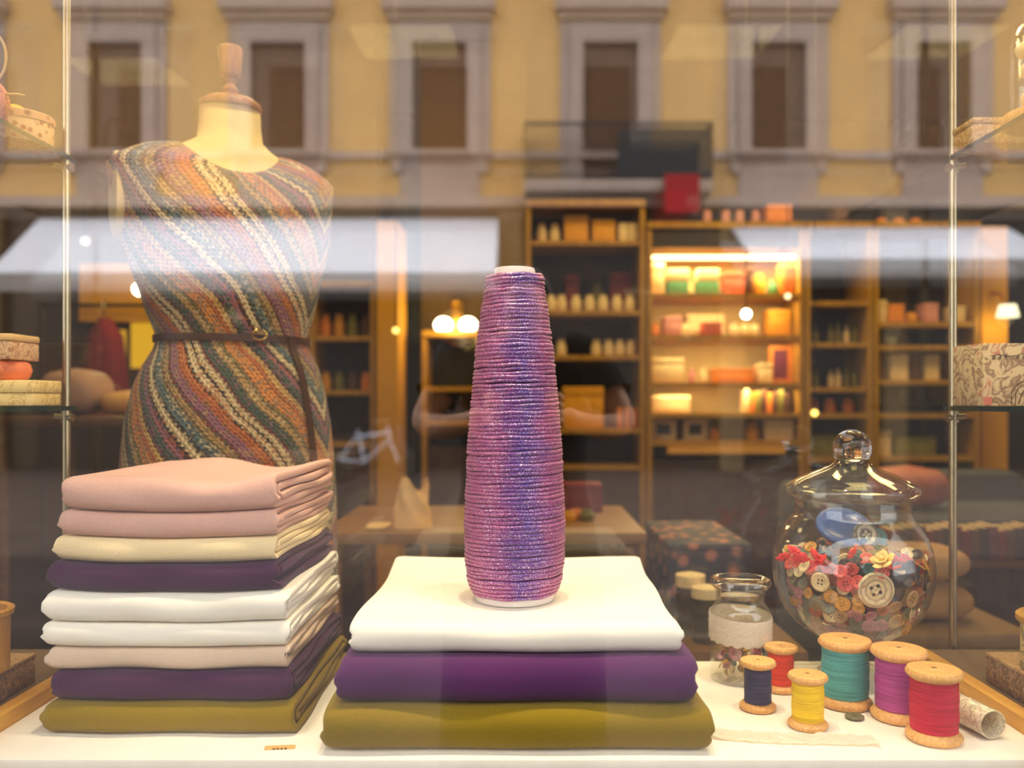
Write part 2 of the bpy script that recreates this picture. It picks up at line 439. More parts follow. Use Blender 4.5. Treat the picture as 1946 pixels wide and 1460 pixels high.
# ------------------------------------------------------------------ yarn cone
def yarn_material():
    t = NT('purple_lurex_yarn'); co = t.coords()
    sp = t.n('ShaderNodeSeparateXYZ'); t.l(co, sp.inputs[0])
    ang = t.math('ARCTAN2', sp.outputs[0], t.math('MULTIPLY', sp.outputs[1], -1.0))
    nz = t.noise(22, 4, co); nz2 = t.noise(120, 3, co)
    band = t.math('ABSOLUTE', t.math('ADD', t.math('SUBTRACT', ang, 0.22), t.math('MULTIPLY', t.math('SUBTRACT', nz, 0.5), 1.4)))
    c = t.ramp(band, [(0.0, srgb(104, 74, 166)), (0.30, srgb(134, 74, 156)), (0.62, srgb(178, 84, 142)), (1.0, srgb(184, 90, 138))])
    c2 = t.mix(t.ramp(nz2, [(0.40, (0, 0, 0, 1)), (0.62, (1, 1, 1, 1))]), c, srgb(120, 54, 124), 'MIX')
    m = t.mix(0.45, c, c2)
    fine = t.n('ShaderNodeTexNoise'); fine.inputs['Scale'].default_value = 620; fine.inputs['Detail'].default_value = 2; t.l(co, fine.inputs['Vector'])
    spark = t.ramp(fine.outputs['Fac'], [(0.57, (0, 0, 0, 1)), (0.64, (1, 1, 1, 1))])
    t.base(t.mix(spark, m, srgb(244, 218, 240)))
    t.l(spark, t.b.inputs['Metallic']); t.set(0.38, None, 0.5, 0.2)
    t.bump(fine.outputs['Fac'], 0.5, 0.0008); return t.m
CX, CYc = X(978, 1.24), 1.24
cz = TABLE + 0.1520
cone = thing('yarn_cone', 'tall purple cone of glittering yarn standing on the white folded wool', 'yarn cone', (CX, CYc, cz))
mpp = 1.24 / FPX
prof = [(.0, .0), (1.08, .0), (2.5, .0)]
def cone_r(py):
    T = [(522, 104), (545, 112), (600, 127), (700, 151), (800, 169), (900, 181), (1000, 187), (1060, 186), (1095, 178), (1118, 163), (1132, 148)]
    for (a, ra), (b, rb) in zip(T, T[1:]):
        if py <= b: return (ra + (rb - ra) * (py - a) / (b - a)) / 2 * mpp
    return T[-1][1] / 2 * mpp
def cz_of(py): return Z(py, 1.24) - cz
PLASTIC = plain('ivory_plastic', srgb(236, 228, 222), 0.35, var=0.02)
r1 = 57 * mpp * 1.0
obj('base_ring', lathe([(0, 0.0), (r1 * 1.28, 0.0), (r1 * 1.31, .003), (r1 * 1.31, .010), (r1 * 1.25, .013), (0, .013)], 64), PLASTIC, cone)
ztop = cz_of(511)
rt = 39 * mpp
obj('core_tube', lathe([(rt * .74, .02), (rt, .02), (rt, ztop - .003), (rt * .96, ztop), (rt * .80, ztop), (rt * .74, ztop - .004), (rt * .70, ztop - .06), (0, ztop - .06)], 48), PLASTIC, cone)
obj('cone_core', lathe([(0, .013), (cone_r(1130) * .9, .013)] + [(cone_r(py) * .965, cz_of(py)) for py in range(1124, 528, -20)] + [(cone_r(526) * .9, cz_of(526)), (0, cz_of(526))], 48), plain('cone_core_yarn', srgb(96, 40, 96), 0.8), cone)
# the yarn itself: one long strand wound round and round
rr = random.Random(3); pts = []; rad = []
NT_ = 82; SEG = 60
tz = [rr.uniform(-.0016, .0016) for _ in range(NT_ + 2)]; ta = [rr.uniform(0, 6.28) for _ in range(NT_ + 2)]; dr = [rr.uniform(-.0006, .0012) for _ in range(NT_ + 2)]; th = [rr.uniform(.85, 1.15) for _ in range(NT_ + 2)]
for i in range(NT_ * SEG + 1):
    q = i / SEG; k = int(q); f = q - k; a = 2 * PI * f + PI
    def w_(arr): return arr[k] * (1 - f) + arr[k + 1] * f
    py = 1125 + (524 - 1125) * (q / NT_)
    zz = cz_of(py) + w_(tz) * math.cos(a - w_(ta)) + 0.0005 * math.sin(7 * a + k)
    r = cone_r(py) + w_(dr) - .0012
    pts.append((r * math.sin(a), -r * math.cos(a), zz)); rad.append(.0032 * w_(th))
obj('yarn_winding', tube(pts, rad, 6), yarn_material(), cone, 80)

# ------------------------------------------------------------------ wooden thread spools
def thread_mat(name, c):
    t = NT(name); co = t.coords(); sp = t.n('ShaderNodeSeparateXYZ'); t.l(co, sp.inputs[0])
    nz = t.noise(30, 2, co)
    zz = t.math('ADD', sp.outputs[2], t.math('MULTIPLY', nz, 0.004))
    wv = t.math('SINE', t.math('MULTIPLY', zz, 2 * PI / 0.0016))
    st = t.n('ShaderNodeTexNoise'); st.inputs['Scale'].default_value = 1.0; st.inputs['Detail'].default_value = 3
    mp = t.n('ShaderNodeCombineXYZ'); t.l(t.math('MULTIPLY', zz, 420.0), mp.inputs[2]); t.l(t.math('MULTIPLY', sp.outputs[0], 18.0), mp.inputs[0]); t.l(mp.outputs[0], st.inputs['Vector'])
    dark = tuple(x * .72 for x in c[:3]) + (1,); lite = tuple(min(1, x * 1.18 + .01) for x in c[:3]) + (1,)
    t.base(t.ramp(st.outputs['Fac'], [(0.34, dark), (0.5, c), (0.68, lite)])); t.set(0.5, 0, 0.22, 0.0); t.bump(wv, 0.55, 0.0005); return t.m
HOLE = plain('spool_hole', srgb(60, 36, 20), 0.9)
def spool(label, px, d, r, h, rthr, color, name):
    t = thing('thread_spool', label, 'thread spool', (X(px, d), d, TABLE), R.uniform(0, 6), 'wooden thread spools on the platform')
    f = h * .145
    def flange(z0, up):
        pr = [(r * .80, 0), (r * .93, f * .10), (r, f * .42), (r * .99, f * .62), (r * .90, f * .85), (rthr * .93, f * 1.12)]
        pts = [(0.0035, 0)] + pr + [(0.0035, f * 1.12)]
        return [(a, z0 + (b if not up else -b)) for a, b in pts]
    obj('lower_flange', lathe([(0, 0)] + flange(0, False)[1:-1] + [(0, f * 1.12)], 40), MAPLE, t)
    bm = lathe([(r * .10, h - .004), (r * .11, h), (r * .24, h + .0002), (r * .28, h - .0008), (r * .6, h - .0004)] + flange(h, True)[1:-1] + [(r * .10, h - f * 1.12)], 40)
    obj('upper_flange', bm, MAPLE, t)
    obj('spindle_hole', lathe([(0, h - f), (r * .105, h - f), (r * .105, h - .0012), (0, h - .0012)], 20), HOLE, t)
    z0, z1 = f * 1.0, h - f * 1.0; n = 46
    pr = [(0, z0)]
    for i in range(n + 1):
        u = i / n; pr.append((rthr * (1 + .012 * math.sin(u * 17 + px) + .020 * math.sin(PI * u)) - (0.0018 if i in (0, n) else 0) , z0 + (z1 - z0) * u))
    pr.append((0, z1))
    obj('thread', lathe(pr, 48), thread_mat('thread_' + name, color), t, 60)
    return t
spool('short wooden spool of navy blue thread in front of the small button jar', 1440, 1.223, .0256, .0700, .0185, srgb(58, 56, 96), 'navy')
spool('short wooden spool of orange red thread behind the navy one', 1484, 1.303, .0252, .0680, .0185, srgb(240, 70, 28), 'orange')
spool('short wooden spool of bright yellow thread', 1535, 1.156, .0262, .0715, .0205, srgb(254, 206, 4), 'yellow')
spool('tall wooden spool of teal green thread before the big button jar', 1606, 1.240, .0372, .0960, .0318, srgb(86, 168, 166), 'teal')
spool('tall wooden spool of magenta pink thread beside the teal one', 1708, 1.188, .0372, .0972, .0300, srgb(176, 68, 136), 'magenta')
spool('tall wooden spool of crimson thread nearest the window glass', 1775, 1.112, .0346, .0925, .0288, srgb(200, 22, 52), 'crimson')
# ------------------------------------------------------------------ dress form
def knit_material():
    t = NT('zigzag_knit'); co = t.coords(); sp = t.n('ShaderNodeSeparateXYZ'); t.l(co, sp.inputs[0])
    x, y, z = sp.outputs[0], sp.outputs[1], sp.outputs[2]
    ang = t.math('ARCTAN2', x, t.math('MULTIPLY', y, -1.45))
    s = t.math('MULTIPLY', ang, 0.150)
    s = t.math('SUBTRACT', 0.140, t.math('ABSOLUTE', t.math('SUBTRACT', s, 0.140)))
    warp = t.n('ShaderNodeTexNoise'); warp.inputs['Scale'].default_value = 5; warp.inputs['Detail'].default_value = 2; t.l(co, warp.inputs['Vector'])
    wv = t.math('MULTIPLY', t.math('SUBTRACT', warp.outputs['Fac'], 0.5), 0.045)
    c = t.math('ADD', t.math('ADD', t.math('MULTIPLY', s, 0.82), t.math('MULTIPLY', z, 0.57)), wv)
    d = t.math('SUBTRACT', t.math('MULTIPLY', s, 0.57), t.math('MULTIPLY', z, 0.82))
    tri = t.math('ABSOLUTE', t.math('SUBTRACT', t.math('FRACT', t.math('MULTIPLY', d, 1 / 0.0105)), 0.5))
    jag = t.noise(260, 2, co)
    c2 = t.math('ADD', t.math('ADD', c, t.math('MULTIPLY', tri, 0.0070)), t.math('MULTIPLY', t.math('SUBTRACT', jag, 0.5), 0.008))
    u = t.math('FRACT', t.math('MULTIPLY', c2, 1 / 0.205))
    P = dict(dk=srgb(58, 40, 30), cr=srgb(250, 220, 164), gr=srgb(74, 94, 74), tl=srgb(102, 120, 118), tan=srgb(206, 162, 96), rd=srgb(128, 48, 40), mv=srgb(166, 106, 122), ru=srgb(206, 108, 54), orr=srgb(244, 154, 66), gd=srgb(234, 186, 104), ol=srgb(132, 112, 62))
    st = [(0, 'dk'), (.030, 'cr'), (.075, 'dk'), (.10, 'tl'), (.16, 'ol'), (.19, 'tan'), (.235, 'rd'), (.26, 'mv'), (.33, 'ru'), (.40, 'dk'), (.42, 'cr'), (.465, 'dk'), (.495, 'cr'), (.54, 'rd'), (.57, 'gr'), (.64, 'tan'), (.68, 'ol'), (.72, 'orr'), (.80, 'ru'), (.84, 'gd'), (.88, 'dk'), (.91, 'gr'), (.96, 'mv')]
    col = t.ramp(u, [(p, P[k]) for p, k in st], 'CONSTANT')
    fr = t.n('ShaderNodeTexVoronoi'); fr.inputs['Scale'].default_value = 170; t.l(co, fr.inputs['Vector'])
    bw = t.n('ShaderNodeSeparateColor'); t.l(fr.outputs['Color'], bw.inputs[0])
    other = t.ramp(t.math('FRACT', t.math('ADD', u, 0.37)), [(p, P[k]) for p, k in st], 'CONSTANT')
    col = t.mix(t.math('MULTIPLY', t.math('GREATER_THAN', bw.outputs[0], 0.64), 0.55), col, other)
    # knit stitches: V-shaped loops along the stripe
    rows = t.math('FRACT', t.math('ADD', t.math('MULTIPLY', d, 1 / 0.0098), t.math('MULTIPLY', t.math('ABSOLUTE', t.math('SUBTRACT', t.math('FRACT', t.math('MULTIPLY', c, 1 / 0.0112)), 0.5)), 1.5)))
    loop = t.math('MULTIPLY', t.math('SINE', t.math('MULTIPLY', rows, PI)), t.math('ABSOLUTE', t.math('SINE', t.math('MULTIPLY', c, 2 * PI / 0.0112))))
    shade = t.ramp(loop, [(0.0, (0.38, 0.33, 0.32, 1)), (0.35, (1, 1, 1, 1))])
    t.base(t.mix(1.0, col, shade, 'MULTIPLY')); t.set(0.75, 0, 0.25, 0.3)
    t.bump(loop, 0.9, 0.0035); return t.m
MD = 1.70; MY = math.radians(32)
form = thing('dress_form', 'cream dress form in a zigzag striped knit dress behind the tall pile', 'mannequin', (X(440, MD), MD, 0), MY)
FORMC = plain('cream_jersey', srgb(236, 206, 140), 0.75, var=0.04, scale=60)
KB = 0.68
SIL = [(1230, 255, 628), (1100, 255, 626), (990, 256, 624), (920, 258, 622), (860, 262, 618), (800, 268, 612), (740, 280, 602), (700, 295, 592), (668, 313, 578), (648, 319, 572), (628, 313, 576), (600, 302, 583), (560, 290, 590), (520, 277, 598), (480, 264, 606), (440, 254, 612), (400, 244, 614)]
COS = math.sqrt(math.cos(MY) ** 2 + (KB * math.sin(MY)) ** 2)
def sect(py):
    for (p0, l0, r0), (p1, l1, r1) in zip(SIL, SIL[1:]):
        if p1 <= py <= p0:
            f = (p0 - py) / (p0 - p1); l, r = l0 + (l1 - l0) * f, r0 + (r1 - r0) * f
            return (r - l) / 2 * MD / FPX / COS, ((l + r) / 2 - 440) * MD / FPX
    return None
NS = 64
def ringpt(a, b, th, e=2.25):
    ct, st_ = math.cos(th), math.sin(th)
    return a * math.copysign(abs(ct) ** (2 / e), ct), b * math.copysign(abs(st_) ** (2 / e), st_)
def mring(py, grow=0.0, zoff=0.0):
    a, cx = sect(py); ox, oy = cx * math.cos(MY), -cx * math.sin(MY)
    return [Vector((ox + ringpt(a + grow, a * KB + grow, 2 * PI * i / NS)[0], oy + ringpt(a + grow, a * KB + grow, 2 * PI * i / NS)[1], Z(py, MD) + zoff)) for i in range(NS)]
pys = [1230, 1165, 1100, 1040, 990, 955, 920, 890, 860, 830, 800, 770, 740, 720, 700, 684, 668, 657, 648, 639, 628, 614, 600, 580, 560, 540, 520, 500, 480, 460, 440]
rings = [mring(p) for p in pys]
a_sh = (614 - 238) / 2 * MD / FPX / COS; zS, zF = Z(338, MD), Z(405, MD)
shr = []
for i in range(NS):
    th = 2 * PI * i / NS; x_, y_ = ringpt(a_sh, a_sh * 0.60, th, 2.4)
    shr.append(Vector((x_ - .012, y_, zF + (zS - zF) * abs(math.cos(th)) ** 1.6)))
mid = [(p + q) / 2 for p, q in zip(rings[-1], shr)]
rings += [mid, shr]
def neckpt(th, s=1.0, dz=0.0):
    x_, y_ = 0.094 * s * math.cos(th), 0.078 * s * math.sin(th)
    zz = Z(286, MD) - (0.062 if math.sin(th) < 0 else 0.012) * abs(math.sin(th)) ** 1.5
    return Vector((x_ - .004, y_ - .006, zz + dz))
for tq in (.12, .28, .46, .64, .82, .94, 1.0):
    e = tq; ring = []
    for i in range(NS):
        th = 2 * PI * i / NS; S, N = shr[i], neckpt(th)
        p = S.lerp(N, e); p.z = S.z + (N.z - S.z) * math.sin(e * PI / 2) ** 0.72
        ring.append(p)
    rings.append(ring)
rings.append([p + Vector((0, 0, -0.004)) - Vector((p.x, p.y, 0)) * 0.03 for p in rings[-1]])
dress = obj('dress', loft(rings), knit_material(), form, 180)
# bare chest, neck
nr = []
for s_, dz, tq in ((1.02, -.016, 0), (1.0, -.004, 0), (.93, .004, .1), (.86, .016, .3), (.78, .034, .62), (.71, .05, .9), (.66, .064, 1.0), (.625, .09, 1.0), (.615, .115, 1.0), (.605, .133, 1.0)):
    ring = []
    for i in range(NS):
        th = 2 * PI * i / NS; p = neckpt(th, s_, dz)
        flat = Z(286, MD) - 0.055 + dz + .012
        p.z = p.z * (1 - tq) + flat * tq
        if tq >= 1: p.z = Z(286, MD) + (dz - .05)
        ring.append(p)
    nr.append(ring)
zt = Z(213, MD)
for f, s_ in ((.35, .612), (.7, .606), (1.0, .600)):
    z0_ = nr[-1][0].z
    nr.append([Vector((0.094 * s_ * math.cos(2 * PI * i / NS) - .004, 0.078 * s_ * 1.12 * math.sin(2 * PI * i / NS) - .006, z0_ + (zt - z0_) * (f if len(nr) < 12 else 1))) for i in range(NS)])
obj('neck', loft(nr, False, True), FORMC, form, 60)
for sg in (-1, 1):
    bm = bmesh.new(); zc = Z(394, MD); x0 = a_sh * 0.80 if sg > 0 else -a_sh * 0.985
    prev = None; n = 28
    def disc(xx, k): return [bm.verts.new((xx, .002 + .056 * k * math.cos(2 * PI * i / n), zc + .080 * k * math.sin(2 * PI * i / n))) for i in range(n)]
    rs = [disc(x0 - sg * .05, .96), disc(x0 - sg * .002, 1.0), disc(x0 + sg * .004, .97), disc(x0 + sg * .007, .80), disc(x0 + sg * .008, .4)]
    for A, B in zip(rs, rs[1:]):
        for i in range(n): bm.faces.new((A[i], A[(i + 1) % n], B[(i + 1) % n], B[i]))
    bm.faces.new(rs[-1])
    obj('arm_cap', bm, FORMC, form)
CAPW = wood('polished_beech', srgb(136, 84, 46), srgb(178, 120, 74), 20)
cap = obj('neck_cap', lathe([(0, zt), (.0575, zt), (.0595, zt + .005), (.0575, zt + .012), (.048, zt + .019), (.02, zt + .022), (0, zt + .022)], 40, c=(-.004, -.006)), CAPW, form)
zk = zt + .021
obj('finial', lathe([(0, zk), (.018, zk), (.020, zk + .004), (.012, zk + .008), (.014, zk + .013), (.016, zk + .019), (.011, zk + .026), (.007, zk + .031), (.0115, zk + .036), (.0075, zk + .041), (.017, zk + .045), (.0205, zk + .049), (.0215, zk + .070), (.0235, zk + .094), (.0230, zk + .100), (.020, zk + .103), (0, zk + .104)], 32, c=(-.004, -.006)), CAPW, cap)
LEATH = plain('brown_leather', srgb(74, 44, 26), 0.45, var=0.2, scale=60)
wr = mring(648, .004)
bm = bmesh.new(); outs = [[bm.verts.new(p + Vector((0, 0, dz)) + Vector((p.x, p.y, 0)).normalized() * g) for p in wr] for g, dz in ((0, -.0065), (.003, -.0065), (.003, .0065), (0, .0065))]
for A, B in zip(outs, outs[1:] + outs[:1]):
    for i in range(NS): bm.faces.new((A[i], A[(i + 1) % NS], B[(i + 1) % NS], B[i]))
belt = obj('belt', bm, LEATH, form)
def onsurf(py, deg, grow):
    a, cx = sect(py); x_, y_ = ringpt(a + grow, a * KB + grow, math.radians(deg))
    return Vector((x_ + cx * math.cos(MY), y_ - cx * math.sin(MY), Z(py, MD)))
bk = onsurf(642, -84, .010)
bm = bmesh.new(); tube_into(bm, [bk + Vector((.013 * math.cos(q), .003 * math.sin(2 * q), .010 * math.sin(q))) for q in [2 * PI * i / 24 for i in range(24)]], .0018, 8, closed=True)
tube_into(bm, [bk + Vector((-.012, -.003, .002)), bk + Vector((.012, -.004, -.001))], .0016, 6)
obj('belt_buckle', bm, BRASS, belt)
bm = bmesh.new(); prev = None
for py in range(644, 900, 8):
    dg = -58 + (py - 644) * .012
    c = onsurf(py, dg, .007); tdir = (onsurf(py, dg + 3, .007) - onsurf(py, dg - 3, .007)).normalized(); nn = tdir.cross(Vector((0, 0, 1)))
    hw_ = .0075
    q = [bm.verts.new(c + tdir * a_ + nn * b_) for a_, b_ in ((-hw_, -.001), (hw_, -.001), (hw_, .0015), (-hw_, .0015))]
    if prev:
        for i in range(4): bm.faces.new((prev[i], prev[(i + 1) % 4], q[(i + 1) % 4], q[i]))
    else: bm.faces.new(q)
    prev = q
bm.faces.new(prev)
obj('belt_tail', bm, LEATH, belt)
obj('stand_pole', tube([(0, 0, .03), (0, 0, Z(1200, MD))], .016, 16), BLACK, form)
obj('stand_base', lathe([(0, 0), (.16, 0), (.165, .008), (.15, .018), (.03, .034), (0, .034)], 40), BLACK, form)

# ------------------------------------------------------------------ big footed button jar
JX, JD = X(1619, 1.385), 1.385
jar = thing('button_jar', 'big round glass jar of mixed buttons with a domed knob lid', 'jar', (JX, JD, TABLE))
jm = JD / FPX
def jz(py): return Z(py, JD) - TABLE
BODY = [(1211, 34), (1208, 62), (1200, 82), (1185, 103), (1160, 124), (1130, 138), (1100, 145), (1070, 146), (1040, 141), (1015, 132), (995, 120), (983, 110), (974, 105.5), (962, 104.5), (950, 104.5)]
prof = [(0, jz(1211))] + [(r * jm, jz(py)) for py, r in BODY]
inner = [(r * jm - .003, jz(py) + (.004 if py > 1195 else 0)) for py, r in BODY[1:]][::-1]
prof += [(104 * jm + .001, jz(947)), (104 * jm - .002, jz(947))] + inner + [(0, jz(1211) + .005)]
obj('jar_body', lathe(prof, 64), GLASS, jar)
zb = jz(1211)
obj('jar_foot', lathe([(0, 0), (.050, 0), (.052, .003), (.046, .008), (.022, .018), (.013, .030), (.014, .046), (.026, zb - .002), (.026, zb), (0, zb)], 40), GLASS, jar)
LID = [(121, 934), (122, 931), (121, 926), (112, 918), (95, 909), (75, 900), (55, 892), (40, 885), (31, 878), (27, 872)]
lid = [(100 * jm, jz(962)), (104 * jm - .004, jz(949)), (112 * jm, jz(944)), (120 * jm, jz(938))] + [(r * jm, jz(py)) for r, py in LID]
lidi = [(r * jm - .003, jz(py) - .003) for r, py in LID if r < 115][::-1]
lido = obj('jar_lid', lathe(lid + [(0, jz(871))] + [(0, jz(874))] + lidi[0:0] + [(r, z_) for r, z_ in lidi] + [(101 * jm - .003, jz(950)), (100 * jm - .002, jz(962)), (100 * jm, jz(962))], 64), GLASS, jar)
kn = [(0, jz(871)), (26 * jm, jz(871)), (25 * jm, jz(880)), (24 * jm, jz(885)), (25 * jm, jz(878)), (27 * jm, jz(873))]
kz = jz(853)
knob = [(0, jz(872) + .0005), (27 * jm, jz(872) + .0005), (25 * jm, jz(879) + .006), (27 * jm, kz - 26 * jm)] + [(36 * jm * math.cos(PI * k / 20), kz + 36 * jm * math.sin(PI * k / 20)) for k in range(-4, 10)] + [(0, kz + 36 * jm)]
obj('lid_knob', lathe(knob, 40), KNOBGLASS, lido)

def button_mat(name, c, c2=None, rings=0.0, rough=0.35):
    t = NT(name); co = t.coords(); sp = t.n('ShaderNodeSeparateXYZ'); t.l(co, sp.inputs[0])
    ax, ay = t.math('ABSOLUTE', sp.outputs[0]), t.math('ABSOLUTE', sp.outputs[1])
    dx, dy = t.math('SUBTRACT', ax, .19), t.math('SUBTRACT', ay, .19)
    hole = t.math('LESS_THAN', t.math('ADD', t.math('MULTIPLY', dx, dx), t.math('MULTIPLY', dy, dy)), .0105)
    r2 = t.math('SQRT', t.math('ADD', t.math('MULTIPLY', ax, ax), t.math('MULTIPLY', ay, ay)))
    nz = t.noise(3, 4, co)
    cc = t.ramp(nz, [(0.3, tuple(x * .7 for x in c[:3]) + (1,)), (0.7, tuple(min(1, x * 1.15) for x in c[:3]) + (1,))])
    if c2 is not None:
        w1 = t.math('SINE', t.math('ADD', t.math('MULTIPLY', r2, rings), t.math('MULTIPLY', nz, 4.0)))
        cc = t.mix(t.math('GREATER_THAN', w1, 0.25), cc, c2)
    t.base(t.mix(hole, cc, (0.02, 0.015, 0.01, 1))); t.set(rough, 0, 0.5); return t.m
BC = dict(coral=button_mat('coral_button', srgb(222, 86, 76)), cream=button_mat('cream_button', srgb(238, 214, 160)), black=button_mat('black_button', srgb(40, 34, 34)),
          wooden=button_mat('wooden_button', srgb(188, 150, 100), srgb(150, 112, 70), 30), olive=button_mat('olive_button', srgb(108, 104, 72)), mauve=button_mat('mauve_button', srgb(186, 122, 128)),
          teal=button_mat('teal_button', srgb(44, 104, 104)), amber=button_mat('amber_button', srgb(206, 150, 50)), rust=button_mat('rust_button', srgb(164, 84, 42)))
def button_bm():
    return lathe([(0, -.13), (.80, -.13), (.95, -.06), (1.0, .04), (.97, .13), (.86, .17), (.74, .13), (.62, .07), (.30, .06), (0, .06)], 24)
BUT = {}
def button(kind, loc, r, rot, label, group=None, name='button'):
    if kind not in BUT:
        me = bpy.data.meshes.new('button'); bm = button_bm(); bmesh.ops.recalc_face_normals(bm, faces=bm.faces); bm.to_mesh(me); bm.free()
        me.materials.append(BC[kind]); me.polygons.foreach_set('use_smooth', [True] * len(me.polygons)); BUT[kind] = me
    o = bpy.data.objects.new(name, BUT[kind]); COL.objects.link(o); o.location = loc; o.scale = (r, r, r); o.rotation_mode = 'QUATERNION'; o.rotation_quaternion = rot
    return tag(o, label, 'button', group)
def facing(nrm, spin=0.0):
    return Vector(nrm).to_track_quat('Z', 'Y') @ Euler((0, 0, spin)).to_quaternion()
def body_r(z):
    pts = [(jz(py), r * jm) for py, r in BODY]
    for (z0, r0), (z1, r1) in zip(pts, pts[1:]):
        if z0 <= z <= z1: return r0 + (r1 - r0) * (z - z0) / max(z1 - z0, 1e-6)
    return pts[0][1]
def in_jar(px, py, r, kind, label, group=None, tilt=(0, 0), depth=0.0):
    z_ = jz(py) ; ri = body_r(z_) - .009 - r * .20 - depth
    dx = (px - 1619) * jm; dx = max(-ri * .97, min(ri * .97, dx)); dy = -math.sqrt(max(ri * ri - dx * dx, 0))
    slope = (body_r(min(z_ + .01, .2)) - body_r(max(z_ - .01, .068))) / .02
    nrm = Vector((dx / ri + tilt[0], dy / ri, -slope * .8 + tilt[1])).normalized()
    return button(kind, (JX + dx, JD + dy, TABLE + z_), r, facing(nrm, R.uniform(0, 6)), label, group)
BC['carved'] = button_mat('carved_shell_button', srgb(232, 212, 168), srgb(184, 164, 132), 22)
BC['blue'] = plain('blue_enamel', srgb(70, 100, 160), 0.25)
BC['pearl'] = button_mat('pearl_button', srgb(196, 184, 160), srgb(96, 92, 84), 14)
taken = []
def special(px, py, rp, kind, label, **k):
    taken.append((px, py, rp)); in_jar(px, py, rp * jm * .92, kind, label, **k)
special(1612, 1094, 35, 'carved', 'large carved cream button in the middle of the big jar, against the glass')
special(1527, 1087, 19, 'cream', 'smooth cream button beside the coral ones in the big jar', tilt=(.1, 0))
special(1563, 1084, 17, 'coral', 'round coral button touching the large carved cream one in the big jar')
special(1684, 1114, 18, 'wooden', 'tan wooden button between the carved and the black ring buttons in the big jar')
special(1560, 1122, 15, 'amber', 'brown amber button under the coral one in the big jar')
special(1522, 1127, 15, 'olive', 'grey olive button under the smooth cream one in the big jar')
special(1655, 1154, 17, 'wooden', 'flat pale wooden button low in the big jar')
special(1724, 1092, 19, 'black', 'black ring button with an olive centre in the big jar')
special(1722, 1098, 11, 'olive', 'small olive button set on the black ring button in the big jar', depth=-.004)
special(1655, 1063, 20, 'black', 'dark button on top of the heap in the big jar')
special(1650, 1100, 24, 'black', 'dark blue-black button behind the wooden one in the big jar', depth=.01)
# heap
KINDS = ['coral', 'cream', 'black', 'wooden', 'olive', 'mauve', 'amber', 'rust', 'teal']
GW = dict(coral='coral red', cream='cream', black='black', wooden='tan wooden', olive='olive grey', mauve='mauve', amber='amber yellow', rust='rust brown', teal='teal')
def heap_label(k): return 'small %s button in the heap inside the big jar' % GW[k], '%s buttons in the heap of the big jar' % GW[k]
rr = random.Random(21)
row = 0
for py in range(1196, 1052, -17):
    z_ = jz(py); ri = body_r(z_) - .012
    nb = max(5, int(PI * ri / .0185))
    for k in range(nb):
        th = PI + PI * (k + .5 * (row % 2) + rr.uniform(-.2, .2)) / nb
        px = 1619 + ri * math.cos(th) / jm; pyj = py + rr.uniform(-4, 4)
        if any((px - a) ** 2 + (pyj - b) ** 2 < (c * .75 + 6) ** 2 for a, b, c in taken): continue
        u = (px - 1480) / 280 + rr.uniform(-.18, .18)
        if py < 1090: kind = rr.choice(['coral', 'coral', 'cream', 'coral', 'mauve'] if u < .45 else ['black', 'teal', 'cream', 'black'] if u < .75 else ['coral', 'black', 'cream', 'amber'])
        elif py < 1140: kind = rr.choice(['rust', 'mauve', 'olive', 'amber'] if u < .45 else ['black', 'olive', 'wooden', 'rust'])
        else: kind = rr.choice(['mauve', 'rust', 'olive', 'cream', 'wooden', 'mauve'])
        lb, gp = heap_label(kind)
        in_jar(px, pyj, rr.uniform(.0085, .0125), kind, lb, gp, (rr.uniform(-.35, .35), rr.uniform(-.5, .5)), rr.uniform(0, .004))
    row += 1
for k in range(46):                                   # the top of the heap
    a = rr.uniform(0, 2 * PI); q = .118 * math.sqrt(rr.random())
    kind = rr.choice(KINDS); lb, gp = heap_label(kind)
    zt_ = .196 + .010 * math.cos(q * 20) + rr.uniform(-.006, .004)
    button(kind, (JX + q * math.cos(a), JD + q * math.sin(a), TABLE + zt_), rr.uniform(.009, .013), facing((rr.uniform(-.7, .7), rr.uniform(-1, .2), 1)), lb, gp)
button('blue', (JX + .002, JD + .040, TABLE + .226), .046, facing((0, -.55, .8)), 'large blue disc button at the back of the heap in the big jar')
button('pearl', (JX + .027, JD + .012, TABLE + .219), .021, facing((.1, -1, .35)), 'swirled grey pearl button leaning on the blue disc in the big jar')
button('teal', (JX + .052, JD + .02, TABLE + .214), .014, facing((.3, -1, .4)), 'teal button beside the swirled pearl one on top of the heap in the big jar')
bm = bmesh.new(); mats = [BC[k] for k in KINDS]
for k in range(230):
    z_ = rr.uniform(.078, .192); ri = max(body_r(z_) - .030, .02); a = rr.uniform(0, 2 * PI); q = ri * math.sqrt(rr.random())
    b2 = lathe([(0, -.18), (.9, -.18), (1, 0), (.9, .18), (0, .18)], 10)
    M = Matrix.Translation((q * math.cos(a), q * math.sin(a), z_)) @ Euler((rr.uniform(0, 6), rr.uniform(0, 6), 0)).to_matrix().to_4x4() @ Matrix.Scale(rr.uniform(.010, .013), 4)
    me = bpy.data.meshes.new('tmp'); b2.transform(M)
    for f in b2.faces: f.material_index = k % len(mats)
    b2.to_mesh(me); b2.free(); bm.from_mesh(me); bpy.data.meshes.remove(me)
hp = obj('buttons_filling', bm, mats, None); hp.location = (JX, JD, TABLE); hp['kind'] = 'stuff'
tag(hp, 'mixed small buttons and beads filling the middle of the big jar', 'buttons')
